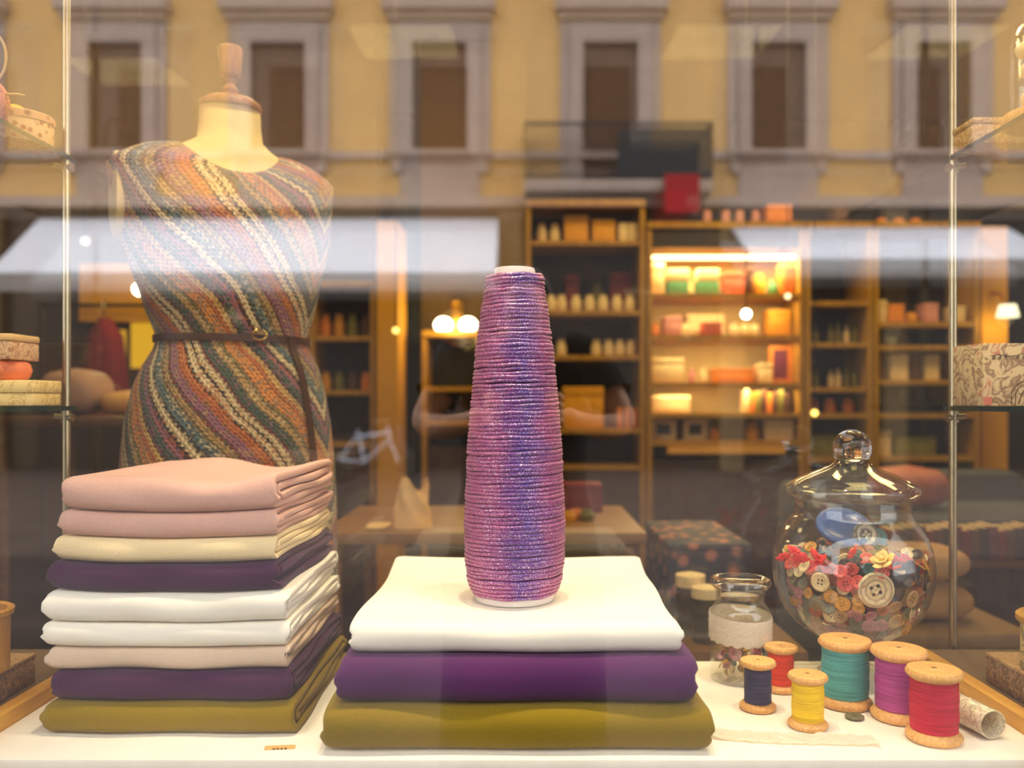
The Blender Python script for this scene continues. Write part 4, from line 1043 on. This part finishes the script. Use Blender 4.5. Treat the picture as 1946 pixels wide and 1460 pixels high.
# ------------------------------------------------------------------ inside the shop
G4 = 4.0
UW = wood('shelf_oak', srgb(150, 106, 22), srgb(186, 138, 44), 8); UB = plain('shelf_back_board', srgb(58, 46, 36), .8, var=.1)
LIT = plain('pale_cabinet_paint', srgb(236, 206, 140), .7, var=.04)
def unit(name, label, px0, px1, d, boards, ztop, depth=.30, wm=UW, bmt=UB, base=None, cat='shelving unit', zfloor=0.0):
    x0, x1 = X(px0, d), X(px1, d); cx_ = (x0 + x1) / 2; wv = (x1 - x0) / 2
    t = thing(name, label, cat, (cx_, d, 0))
    for s_ in (-1, 1): obj('side_panel', bx(s_ * wv - (.022 if s_ > 0 else 0), s_ * wv + (0 if s_ > 0 else .022), 0, depth, zfloor, ztop), wm, t)
    obj('back_panel', bx(-wv + .0225, wv - .0225, depth - .015, depth, zfloor, ztop), bmt, t)
    for z_ in boards: obj('shelf_board', bx(-wv + .0225, wv - .0225, .004, depth - .0155, z_ - .022, z_), wm, t)
    obj('top_board', bx(-wv, wv, -.01, depth, ztop, ztop + .03), wm, t)
    if base: obj('base_cabinet', bx(-wv + .0225, wv - .0225, .0, depth - .0155, 0, base), DARKWOOD, t)
    return t
zA = [Z(457, G4), Z(590, G4), Z(675, G4), Z(815, G4), Z(885, G4)]
unit('shelving_unit', 'oak shelving bay with yellow boxes on its top shelf, beside the lit cabinet', 1000, 1226, G4, zA, Z(392, G4), base=Z(885, G4) - .03)
zB = [Z(557, G4), Z(637, G4), Z(727, G4), Z(785, G4), Z(838, G4)]
cab = unit('display_cabinet', 'brightly lit display cabinet with pale boxes', 1230, 1528, G4, zB, Z(434, G4), .32, UW, LIT, base=Z(875, G4), cat='cabinet')
obj('light_strip', bx(-.33, .33, .03, .07, Z(489, G4), Z(483, G4)), emit('cabinet_light', (1.0, .74, .32, 1), 7), cab)
obj('header_panel', bx(-.345, .345, .002, .02, Z(470, G4), Z(434, G4)), UB, cab)
obj('drawer_front', bx(-.27, .27, -.018, .0, Z(862, G4), Z(848, G4)), wood('drawer_oak', srgb(214, 150, 50), srgb(236, 176, 80), 8, axis='x'), cab)
cxB = X(1379, G4)
lamp('cabinet_strip_light', 'AREA', (cxB, G4 + .05, Z(490, G4)), 10, (1, .74, .34), .64, (cxB, G4 + .12, 0), size_y=.05)
for z_ in zB[:3]: lamp('shelf_strip_light', 'AREA', (cxB, G4 + .03, z_ - .03), 2.2, (1, .74, .34), .62, (cxB, G4 + .2, z_ - 1), size_y=.02)
zC = [Z(572, G4), Z(651, G4), Z(736, G4), Z(786, G4), Z(870, G4)]
unit('shelving_unit', 'narrow oak shelving bay of green bottles next to the lit cabinet', 1531, 1658, G4, zC, Z(434, G4), base=Z(885, G4) - .03)
zD = [Z(612, G4), Z(656, G4), Z(722, G4), Z(786, G4), Z(868, G4)]
unit('shelving_unit', 'oak shelving bay behind the post of the glass shelves', 1661, 1862, G4, zD, Z(434, G4), base=Z(885, G4) - .03)
rr = random.Random(11)
PC = {}
def pm(nm, c, rough=.55):
    if nm not in PC: PC[nm] = plain('goods_' + nm, c, rough, var=.08, scale=25)
    return PC[nm]
CR = pm('cream', srgb(232, 202, 148)); YE = pm('yellow', srgb(220, 152, 28)); RD = pm('dark_red', srgb(120, 24, 34)); CO = pm('coral', srgb(216, 100, 70)); GR = pm('green', srgb(84, 140, 96)); OL = pm('olive', srgb(120, 112, 40)); PL = pm('plum', srgb(110, 48, 70)); OR = pm('orange', srgb(222, 130, 40)); BR = pm('brown', srgb(90, 56, 34)); BK = pm('near_black', srgb(34, 30, 30)); BL = pm('blue_grey', srgb(80, 92, 120)); PK = pm('rose', srgb(206, 140, 130))
def gbox(px0, px1, pytop, zb, mat, label, d=G4, dep=.10, back=.10, grp=None, lid=None, name='gift_box', lidh=.25):
    sx = (px1 - px0) / FPX * d * .97; sz_ = max(.02, Z(pytop, d) - zb)
    return card_box(label, (X((px0 + px1) / 2, d), d + back, zb + .0006), sx, dep, sz_, mat, lidmat=lid, lidh=lidh, grp=grp, name=name)
def gjar(px, wpx, pytop, zb, mat, label, d=G4, back=.09, grp=None, lid=None, name='candle_jar', neck=.7):
    r_ = wpx / 2 / FPX * d; h = max(.03, Z(pytop, d) - zb)
    t = thing(name, label, 'jar', (X(px, d), d + back, zb + .0006), 0, grp)
    obj('jar_body', lathe([(0, 0), (r_ * .92, 0), (r_, r_ * .15), (r_, h * .62), (r_ * neck, h * .78), (0, h * .78)], 20), mat, t)
    obj('jar_lid', lathe([(0, h * .7805), (r_ * neck * 1.05, h * .7805), (r_ * neck * 1.05, h * .96), (r_ * .3, h), (0, h)], 20), lid or mat, t)
    return t
# bay A
for px in (1030, 1056): gjar(px, 20, 418, zA[0], CR, 'slim cream jar on the top shelf of the bay with yellow boxes', grp='slim cream jars on the top shelf')
gbox(1073, 1120, 405, zA[0], YE, 'tallest amber yellow box on the top oak shelf')
gbox(1127, 1172, 413, zA[0], YE, 'shorter amber yellow box on the top oak shelf, next to the cream pair')
for a in (1178, 1198): gbox(a, a + 18, 420, zA[0], CR, 'small cream box at the end of the top oak shelf', grp='small cream boxes ending the top oak shelf')
for px in (1048, 1068, 1096, 1122, 1148, 1175, 1200): gjar(px, 20, 558, zA[1], CR, 'cream candle jar in the row below the red boxes', grp='cream candle jars below the red boxes', back=.06)
gbox(1078, 1104, 512, zA[1], RD, 'narrow dark red box behind the cream candle jars', back=.20)
gbox(1165, 1212, 508, zA[1], RD, 'wide dark red box behind the cream candle jars', back=.20)
gjar(1142, 28, 528, zA[1], OL, 'olive yellow jar between the dark red boxes', back=.20)
for px in (1068, 1136, 1160, 1182, 1204): gjar(px, 20, 643, zA[2], CR, 'cream jar on the third oak shelf below the candle row', grp='cream jars on the third oak shelf')
for px in (1182, 1197, 1212): gjar(px, 11, 775, zA[3], OR, 'thin amber candle on the low oak shelf', grp='thin amber candles on the low oak shelf', neck=.9, name='pillar_candle')
gbox(1070, 1150, 735, zA[3], YE, 'wide ochre box behind the yarn cone on the low oak shelf'); gbox(1040, 1066, 745, zA[3], BR, 'brown box partly behind the yarn cone on the low oak shelf')
# lit cabinet
gbox(1240, 1266, 497, zB[0], CR, 'tall cream box at one end of the lit cabinet top row, by the candle-jar bay')
for a, w_ in ((1272, 'first'), (1330, 'second')):
    gbox(a, a + 42, 508, zB[0], CR, '%s cream box with green base in the lit cabinet' % w_, lidh=.48, name='gift_box')
for ob_ in [o_ for o_ in COL.objects if o_.get('label', '').endswith('cream box with green base in the lit cabinet')]:
    for c_ in ob_.children:
        if c_.name.startswith('box_base'): c_.data.materials[0] = GR
gbox(1381, 1420, 515, zB[0], CO, 'coral box standing in the top row of the lit cabinet')
gbox(1428, 1436, 505, zB[0], BR, 'slim brown book in the top row of the lit cabinet', name='book')
gjar(1452, 24, 516, zB[0], YE, 'yellow jar in the top row of the lit cabinet'); gjar(1479, 20, 526, zB[0], GR, 'pale green jar in the top row of the lit cabinet')
gbox(1490, 1515, 498, zB[0], OR, 'tall golden box at the dark-bay end of the lit cabinet top row')
gjar(1250, 20, 612, zB[1], OR, 'small orange jar in the second row of the lit cabinet'); gbox(1266, 1300, 600, zB[1], PK, 'rose box in the second row of the lit cabinet')
for px in (1306, 1327, 1402, 1422, 1440): gjar(px, 18, 612, zB[1], CR, 'cream jar in the second row of the lit cabinet', grp='cream jars in the second cabinet row', back=.06)
gbox(1338, 1374, 612, zB[1], CO, 'low coral box in the second row of the lit cabinet', back=.06); gbox(1318, 1392, 592, zB[1], CR, 'long cream box behind the coral one in the second cabinet row', back=.2)
gbox(1470, 1515, 585, zB[1], YE, 'bright yellow box in the second row of the lit cabinet', back=.14)
gbox(1242, 1304, 680, zB[2], CR, 'wide cream box in the third row of the lit cabinet'); gjar(1322, 14, 700, zB[2], PK, 'small rose jar in the third cabinet row'); gjar(1344, 14, 698, zB[2], CR, 'small cream jar in the third cabinet row')
gbox(1360, 1440, 700, zB[2], OR, 'stack-low amber box in the third cabinet row'); gbox(1448, 1474, 690, zB[2], CR, 'cream box beside the framed plum card')
fr_ = thing('picture_frame', 'golden frame around a plum card in the third cabinet row', 'picture frame', (X(1496, G4), G4 + .1, zB[2] + .0006))
wv = 22 / FPX * G4; hh = Z(655, G4) - zB[2]
bm = bmesh.new(); box(bm, -wv, wv, 0, .02, 0, .018); box(bm, -wv, wv, 0, .02, hh - .018, hh); box(bm, -wv, -wv + .018, 0, .02, .018, hh - .018); box(bm, wv - .018, wv, 0, .02, .018, hh - .018); obj('frame_border', bm, OR, fr_); obj('card', bx(-wv + .018, wv - .018, .008, .016, .018, hh - .018), PL, fr_)
gbox(1242, 1316, 752, zB[3], CR, 'long bright cream box in the fourth row of the lit cabinet', lidh=.4)
BOOKC = [('cream', CR), ('orange', OR), ('olive', OL), ('brown', BR), ('orange', OR), ('brown', BR), ('olive', OL), ('brown', BR)]
for k, (nm, m_) in enumerate(BOOKC):
    px = 1420 + k * 11
    gbox(px, px + 9, 739 + (k * 7) % 10, zB[3], m_, nm + ' upright book in the fourth row of the lit cabinet', name='book', grp=nm + ' upright books in the lit cabinet')
for a, b, w_, m_ in ((1244, 1290, 'blue', BL), (1306, 1350, 'grey', BK)):
    fr_ = thing('picture_frame', 'cream frame with %s picture in the lowest cabinet row' % w_, 'picture frame', (X((a + b) / 2, G4), G4 + .08, zB[4] + .0006)); wv = (b - a) / 2 / FPX * G4; hh = Z(799, G4) - zB[4]
    bm = bmesh.new(); box(bm, -wv, wv, 0, .02, 0, .024); box(bm, -wv, wv, 0, .02, hh - .02, hh); box(bm, -wv, -wv + .022, 0, .02, .024, hh - .02); box(bm, wv - .022, wv, 0, .02, .024, hh - .02); obj('frame_border', bm, CR, fr_); obj('picture', bx(-wv + .022, wv - .022, .008, .016, .024, hh - .02), m_, fr_)
gjar(1366, 20, 815, zB[4], OR, 'round orange jar in the lowest cabinet row'); gjar(1439, 26, 804, zB[4], YE, 'bell-shaped yellow jar in the lowest cabinet row', neck=.5)
gbox(1460, 1514, 798, zB[4], CR, 'large tan box in the lowest cabinet row')
# bay C
for row, pt, nm in ((1, 614, 'second'), (2, 698, 'third')):
    for px in (1548, 1562, 1592, 1606, 1622, 1638): gjar(px, 11, pt + rr.uniform(-6, 6), zC[row], OL if rr.random() < .6 else CR, 'slim bottle on the %s shelf of the green bottle bay' % nm, grp='slim bottles on the %s shelf of the bottle bay' % nm, neck=.45, name='bottle')
for px in (1556, 1590, 1625): gjar(px, 22, 757, zC[3], OR, 'squat amber jar on the fourth shelf of the bottle bay', grp='squat amber jars in the bottle bay')
gbox(1545, 1600, 828, zC[4], OL, 'olive box on the lowest shelf of the bottle bay')
# bay D
for a, b, pt, m_, lb in ((1674, 1694, 568, CR, 'cream tall box'), (1698, 1728, 576, OR, 'tan square box'), (1768, 1794, 574, PK, 'rose box'), (1822, 1846, 580, CR, 'cream box by the yellow pilaster')): gbox(a, b, pt, zD[0], m_, lb + ' on the top shelf behind the glass shelf post')
gjar(1748, 24, 590, zD[0], YE, 'glowing yellow jar on the top shelf behind the glass shelf post')
for k, (a, b) in enumerate(((1674, 1692), (1702, 1736), (1742, 1762), (1768, 1796), (1816, 1844))):
    gbox(a, b, 668 + (k % 2) * 5, zD[2], CR if k % 2 else BR, ['brown narrow', 'wide cream', 'brown middle', 'cream', 'brown end'][k] + ' box on the third shelf behind the glass shelf post')
gbox(1674, 1702, 820, zD[4], CR, 'cream box on the lowest shelf behind the glass shelf post'); gbox(1712, 1790, 832, zD[4], OL, 'long olive box on the lowest shelf behind the glass shelf post'); gbox(1700, 1780, 765, zD[3], BK, 'low black box on the fourth shelf behind the glass shelf post')
zTop = Z(434, G4) + .03
for px in (1352, 1388, 1415, 1446): gjar(px, 16, 392, zTop, PK, 'dusty rose candle on top of the lit cabinet', grp='dusty rose candles on top of the lit cabinet', name='pillar_candle', neck=.9)
gbox(1464, 1512, 384, zTop, OR, 'terracotta box on top of the lit cabinet'); gbox(1592, 1620, 390, zTop, BR, 'brown box on top of the bottle bay')
for px in (1690, 1724, 1756): gjar(px, 22, 408, zTop, OR, 'squat amber jar on top of the bay behind the glass shelf post', grp='squat amber jars on top of the bay')
# walls, pillars and a door gap behind the dress form
struct('wall_ochre_pier', bx(X(1866, 4.1), X(1915, 4.1), 4.1, 4.45, 0, Z(430, 4.1)), OCHRE)
struct('wall_ochre_pillar', bx(X(716, 4.1), X(756, 4.1), 4.1, 4.4, 0, Z(420, 4.1)), OCHRE)
struct('wall_partition', bx(-4.2, X(712, 4.4), 4.45, 4.6, 0, 3.2), plain('umber_wall', srgb(74, 56, 34), .85, var=.1, scale=3))
struct('door_gap_1', bx(X(757, 4.6), X(798, 4.6), 4.62, 4.68, 0, 2.5), plain('door_gap_shade', srgb(28, 34, 38), .6))  # dark slab fills the door gap, its shade put into the colour
uE = unit('wall_cabinet', 'ochre cabinet with dark panes under the twin globe lamp', 802, 915, 4.3, [Z(735, 4.3), Z(800, 4.3)], Z(640, 4.3), .26, UW, BK, base=Z(850, 4.3), cat='cabinet')
zF = [Z(640, 4.2), Z(742, 4.2), Z(840, 4.2)]
unit('shelving_unit', 'dim ochre shelving bay between dress form and ochre pillar', 588, 712, 4.15, zF, Z(545, 4.15), .26, UW, UB, base=.6)
for row in range(2):
    for k in range(4): gjar(612 + 26 * k, 20, (594, 706)[row], zF[row], [OR, YE, OL, BR][(k + row) % 4], '%s jar on the %s shelf of the dim ochre bay' % (['orange', 'yellow', 'olive', 'brown'][(k + row) % 4], ['upper', 'lower'][row]), d=4.2, back=.08)
# twin globe wall lamp
wl = thing('wall_lamp', 'gilt wall lamp with two glowing globes above the ochre cabinet', 'wall lamp', (X(868, 4.45), 4.45, Z(620, 4.45)))
GLOBE = emit('lamp_globe', (1.0, .84, .52, 1), 16); GILT = plain('gilt', srgb(210, 150, 50), .3, 1.0)
obj('back_plate', bx(-.03, .03, 0, .03, -.10, .13, bev=.01), GILT, wl)
for s_ in (-1, 1):
    obj('lamp_arm', tube(smooth([(0, 0, -.06), (s_ * .03, -.05, -.085), (s_ * .062, -.06, -.05)], 6), .007, 8), GILT, wl)
    obj('globe', ball((s_ * .062, -.06, 0), .046, seg=24, rings=14, sz=.85), GLOBE, wl)
struct('wall_niche', bx(X(800, 4.6), X(1000, 4.6), 4.6, 4.75, 0, 3.2), plain('umber_wall2', srgb(96, 72, 34), .85, var=.1, scale=3))
# left: ochre room
struct('wall_ochre_screen', bx(X(150, 4.3), X(330, 4.3), 4.3, 4.4, Z(610, 4.3), Z(500, 4.3)), OCHRE)
LITP = emit('lit_doorway', (1.0, .50, .01, 1), .85)
wd = thing('lit_doorway_pane', 'glowing yellow glazed door beside the waist of the dress form', 'door', (X(270, 4.44), 4.43, Z(700, 4.44)))
obj('wide_pane', bx(X(252, 4.44) - X(270, 4.44), X(306, 4.44) - X(270, 4.44), -.01, 0, 0, Z(612, 4.44) - Z(700, 4.44)), LITP, wd); obj('narrow_pane', bx(X(222, 4.44) - X(270, 4.44), X(241, 4.44) - X(270, 4.44), -.01, 0, -.02, Z(628, 4.44) - Z(700, 4.44)), LITP, wd)
rb = thing('hanging_robe', 'dark red robe hanging in the ochre room', 'robe', (X(200, 4.15), 4.15, Z(790, 4.15)))
h_ = Z(605, 4.15) - Z(790, 4.15)
bm = bmesh.new(); n = 30; rows = []
for k in range(12):
    f = k / 11; wv = .075 + .045 * (1 - f) if f < .85 else .075 * (1 - (f - .85) / .15 * .7)
    rows.append([Vector((wv * math.cos(2 * PI * i / n) * (1 + .08 * math.sin(6 * 2 * PI * i / n) * (1 - f)), .05 * math.sin(2 * PI * i / n) * (1 + .15 * math.sin(5 * 2 * PI * i / n) * (1 - f)), f * h_)) for i in range(n)])
bm.free(); obj('robe_body', loft(rows, True, True), plain('robe_red', srgb(112, 12, 18), .8, var=.2), rb); obj('hanger_hook', tube(smooth([(0, 0, h_ - .01), (0, -.01, h_ + .02), (0, -.022, h_ + .05), (0, -.018, h_ + .074), (0, 0, h_ + .084), (0, .018, h_ + .070)], 4), .004, 6), STEEL, rb)
ck = plain('clothes_rail', srgb(60, 50, 40), .4, .5)
rail = thing('clothes_rail', 'thin dark clothes rail carrying the red robe', 'rail', (X(200, 4.15), 4.15, 0)); zr = Z(605, 4.15) + .062
obj('rail_bar', tube([(-.3, 0, zr), (.3, 0, zr)], .010, 10), ck, rail)
for s_ in (-.3, .3): obj('rail_leg', tube([(s_, 0, 0), (s_, 0, zr)], .010, 10), ck, rail)
# pendant bulbs
def pendant(px, py, d, r, col, s, label):
    z_ = Z(py, d); t = thing('pendant_bulb', label, 'lamp', (X(px, d), d, z_))
    obj('bulb', ball((0, 0, 0), r, seg=16, rings=10), emit('bulb_%d' % px, col, s), t); obj('cord', tube([(0, 0, r * .95), (0, 0, 3.195 - z_)], .0025, 6), BLACK, t)
pendant(265, 550, 3.6, .026, (1, .86, .5, 1), 24, 'glowing bulb hanging beside the shoulder of the dress form')
pendant(1418, 597, 3.4, .018, (1, .9, .62, 1), 30, 'bright bulb hanging before the lit cabinet')
pendant(752, 628, 3.5, .013, (1, .62, .15, 1), 4, 'small amber bulb hanging before the ochre pillar')
pendant(1497, 563, 3.5, .012, (1, .8, .4, 1), 3, 'small warm bulb hanging at the edge of the lit cabinet')
pendant(1548, 785, 3.0, .012, (1, .62, .12, 1), 4, 'small orange bulb hanging low above the button jar lid')
pendant(162, 458, 3.0, .014, (1, .74, .5, 1), 1.5, 'pale bulb hanging beside the left glass shelf post')
sl = thing('shaded_wall_lamp', 'cream shaded lamp on the yellow pier beyond the map box', 'wall lamp', (X(1915, 3.95), 3.95, Z(592, 3.95)))
obj('lamp_shade', lathe([(.035, .03), (.048, -.025), (.046, -.026), (.033, .03), (.035, .03)], 28), emit('shade_glow', (1, .86, .52, 1), 2.2), sl); obj('lamp_stem', tube([(0, .0, .02), (0, .06, .09), (0, .14, .10)], .008, 8), GILT, sl)
lamp('shaded_lamp_light', 'POINT', (X(1915, 3.95), 3.95, Z(600, 3.95) - .02), 2.0, WARM, .03)
lamp('globe_lamp_light', 'POINT', (X(868, 4.45), 4.2, Z(620, 4.45)), 5, WARM, .06)
lamp('ochre_room_light', 'POINT', (X(262, 3.9), 3.9, Z(548, 3.9)), 4, WARM, .04)
# tables, cushions, textiles between display and shelves
def table(label, x0, x1, y0, y1, zt_, mat, cloth_=None):
    t = thing('side_table', label, 'table', ((x0 + x1) / 2, (y0 + y1) / 2, 0)); wx, wy = (x1 - x0) / 2, (y1 - y0) / 2
    obj('table_top', bx(-wx, wx, -wy, wy, zt_ - .03, zt_, bev=.004), mat, t)
    for sx in (-1, 1):
        for sy in (-1, 1): obj('leg', tube([(sx * (wx - .04), sy * (wy - .04), 0), (sx * (wx - .04), sy * (wy - .04), zt_ - .03)], .018, 10), mat, t)
    return t
UMB = wood('umber_table', srgb(96, 64, 32), srgb(130, 90, 46), 8, axis='x')
table('round-legged brown table behind the left glass shelves carrying pale sacks', X(20, 2.9), X(310, 2.9), 2.75, 3.25, Z(792, 2.9), UMB)
def cushion(label, px0, px1, pytop, zb, d, depth, mat, name='cushion', rz=0, grp=None, e=2.6):
    x0, x1 = X(px0, d), X(px1, d); h = Z(pytop, d) - zb; wv = (x1 - x0) / 2; rows = []; n = 32
    for k in range(11):
        v = -1 + 2 * k / 10; s_ = (max(0.0004, 1 - abs(v) ** 2.6)) ** (1 / 2.6)
        rows.append([Vector((wv * s_ * math.copysign(abs(math.cos(2 * PI * i / n)) ** (2 / 3), math.cos(2 * PI * i / n)), depth / 2 * s_ * math.copysign(abs(math.sin(2 * PI * i / n)) ** (2 / 3), math.sin(2 * PI * i / n)), h / 2 + v * h / 2)) for i in range(n)])
    o = obj(name, loft(rows, True, True), mat); o.location = ((x0 + x1) / 2, d + depth / 2, zb + .0008); o.rotation_euler = (0, 0, rz); return tag(o, label, 'cushion' if name == 'cushion' else 'textile', grp)
zt0 = Z(792, 2.9)
cushion('pale mauve sack on the brown table behind the left glass shelf', 55, 175, 698, zt0, 2.9, .22, pm('mauve_sack', srgb(190, 150, 130)), 'sack')
cushion('low cream sack beside the mauve one on the brown table', 178, 258, 742, zt0, 2.9, .20, pm('cream_sack', srgb(216, 160, 90)), 'sack')
# centre table
zc = Z(1008, 2.3)
ct = table('dark table with pale cloths seen between the pile and the yarn cone', X(610, 2.3), X(1225, 2.3), 2.25, 2.85, zc, wood('centre_table', srgb(120, 84, 44), srgb(160, 112, 58), 8, axis='x'))
bm = bmesh.new(); rows = []
n = 26
for k in range(9):
    f = k / 8; r_ = .055 * (1 - .35 * f) ; rows.append([Vector((r_ * (1 + .22 * math.sin(5 * 2 * PI * i / n + k) * f) * math.cos(2 * PI * i / n), r_ * (1 + .22 * math.sin(5 * 2 * PI * i / n + k) * f) * math.sin(2 * PI * i / n), .115 * f + .02 * f * math.sin(3 * 2 * PI * i / n + 1))) for i in range(n)])
bm.free(); o = obj('paper_pouch', loft(rows, True, False), pm('kraft_cream', srgb(236, 190, 120))); o.location = (X(780, 2.32), 2.36, zc + .001); tag(o, 'open crumpled cream paper pouch on the dark centre table', 'pouch')
cushion('folded cream cloth low on the centre table beside the rose pile', 690, 735, 1003, zc, 2.30, .12, pm('cream_cloth', srgb(226, 184, 120)), 'folded_cloth')
for k, (px, m_, nm) in enumerate(((1090, RD, 'dark red'), (1080, YE, 'yellow'), (1118, OL, 'olive yellow'), (1098, OR, 'orange'))):
    if k == 0: gbox(1072, 1150, 925, zc, RD, 'dark red box standing on the centre table behind the cone', d=2.6, dep=.10, back=.12)
    else: gjar(px, 30, 962 + 12 * k, zc, m_, '%s ball jar on the centre table behind the cone' % nm, d=2.45, back=.02 * k)
# low counter with flowered cloth
FLOW = patterned('flowered_navy', srgb(44, 48, 62), srgb(190, 120, 96), 24)
ft = thing('covered_table', 'low table under a navy cloth with rose dots, behind the white fabric', 'table', (X(1345, 2.2), 2.35, 0)); wv = 80 / FPX * 2.2
obj('cloth_top', bx(-wv, wv, -.18, .25, Z(1030, 2.2) - .02, Z(1030, 2.2), bev=.008), FLOW, ft); obj('cloth_skirt', bx(-wv + .004, wv - .004, -.176, .246, .05, Z(1030, 2.2) - .0205), FLOW, ft)
zs = Z(1198, 1.95)
st_ = table('small brown table with two olive pots behind the little jar', X(1225, 1.95), X(1490, 1.95), 1.78, 2.06, zs, UMB)
for px, pt, d, nm in ((1312, 1088, 1.92, 'taller'), (1342, 1112, 1.86, 'shorter')): gjar(px, 54, pt, zs, pm('pot_olive', srgb(62, 54, 28)), nm + ' olive pot with cream lid on the small brown table', d=d, back=0.0, lid=CR, neck=1.0, name='lidded_pot')
# right: sofa, cushions, striped bench, books
BLUEG = plain('sofa_blue', srgb(64, 68, 78), .9, var=.08); 
so = thing('sofa', 'blue-grey sofa behind the right glass shelf post', 'sofa', (X(1835, 3.0), 3.1, 0)); wv = .40
obj('sofa_seat', bx(-wv, wv, -.30, .20, .05, Z(968, 3.0), bev=.05), BLUEG, so); obj('sofa_back', bx(-wv, wv, .205, .38, .05, Z(905, 3.1), bev=.05), BLUEG, so)
for s_ in (-1, 1): obj('sofa_arm', bx(s_ * wv + (.002 if s_ > 0 else -.12), s_ * wv + (.12 if s_ > 0 else -.002), -.30, .38, .05, Z(935, 3.0), bev=.04), BLUEG, so)
cushion('dusty rose cushion lying on the blue-grey sofa', 1690, 1825, 890, Z(968, 3.0) + .0, 2.92, .26, pm('rose_cushion', srgb(176, 104, 92)))
bn = thing('striped_bench', 'bench with brown and tan striped cover behind the button jar', 'bench', (X(1775, 2.0), 2.05, 0))
def striped():
    t = NT('striped_cover'); co = t.coords(); sp = t.n('ShaderNodeSeparateXYZ'); t.l(co, sp.inputs[0])
    f = t.math('FRACT', t.math('MULTIPLY', sp.outputs[0], 14)); t.base(t.ramp(f, [(0, srgb(150, 112, 66)), (.45, srgb(66, 48, 34)), (.62, srgb(128, 96, 56)), (.85, srgb(84, 62, 42))], 'CONSTANT')); t.set(.9); return t.m
wv = 150 / FPX * 2.0
obj('bench_seat', bx(-wv, wv, -.14, .16, Z(1190, 2.0) - .03, Z(1184, 2.0), bev=.01), pm('bench_tan', srgb(140, 106, 62)), bn); obj('bench_skirt', bx(-wv + .004, wv - .004, -.136, .156, .02, Z(1190, 2.0) - .0305), striped(), bn)
zb_ = Z(1184, 2.0)
TANC = pm('tan_linen', srgb(170, 128, 78), .9)
cushion('lower tan linen cushion on the striped bench', 1655, 1880, 1120, zb_, 1.96, .22, TANC)
cushion('upper tan linen cushion leaning over the lower one on the striped bench', 1660, 1870, 1046, .864, 1.97, .20, pm('tan_linen2', srgb(186, 140, 86), .9))
bs = thing('low_bookcase', 'low bookcase of dark red books in front of the sofa', 'bookcase', (X(1850, 2.5), 2.5, 0)); wv = .24; zq = Z(1066, 2.5)
obj('bookcase_shelf', bx(-wv, wv, 0, .18, zq - .02, zq), UMB, bs); obj('bookcase_body', bx(-wv, wv, .0, .18, 0, zq - .0205), DARKWOOD, bs)
for k in range(18):
    o = None
    x0 = X(1850, 2.5) - wv + .006 + k * .026; m_ = [RD, BR, BK, PL][k % 4]; nm = ['dark red', 'brown', 'black', 'plum'][k % 4]
    t = thing('book', 'small %s upright book on the low bookcase' % nm, 'book', (x0 + .011, 2.505, zq + .0006), 0, '%s books on the low bookcase' % nm)
    hh = .085 + .012 * ((k * 5) % 4) / 3
    obj('book_cover', bx(-.0115, .0115, 0, .09, 0, hh, bev=.002), m_, t); obj('page_block', bx(-.008, .008, .004, .0915, hh - .0002, hh + .0015), CR, t)
# track with the display spotlights
tr_ = thing('spotlight_track', 'black ceiling track over the display', 'track', (0, 1.16, 0)); obj('track_bar', bx(-.8, .8, -.02, .02, 3.165, 3.199), BLACK, tr_)
for i, (sx, sy, sz_, aim, p_) in enumerate(SPOTS):
    t = thing('track_spotlight', 'black track spotlight aimed at the display', 'spotlight', (sx, sy, sz_), 0, 'track spotlights over the display')
    obj('spot_stem', tube([(0, 1.16 - sy, 3.166 - sz_), (0, 0, .06)], .008, 8), BLACK, t)
    hd = obj('spot_head', lathe([(.028, -.07), (.034, -.07), (.034, .05), (.028, .06), (0, .06), (0, .05), (.028, .045), (.028, -.07)], 24), BLACK, t)
    hd.rotation_euler = (-(Vector(aim) - Vector((sx, sy, sz_)))).to_track_quat('Z', 'Y').to_euler()
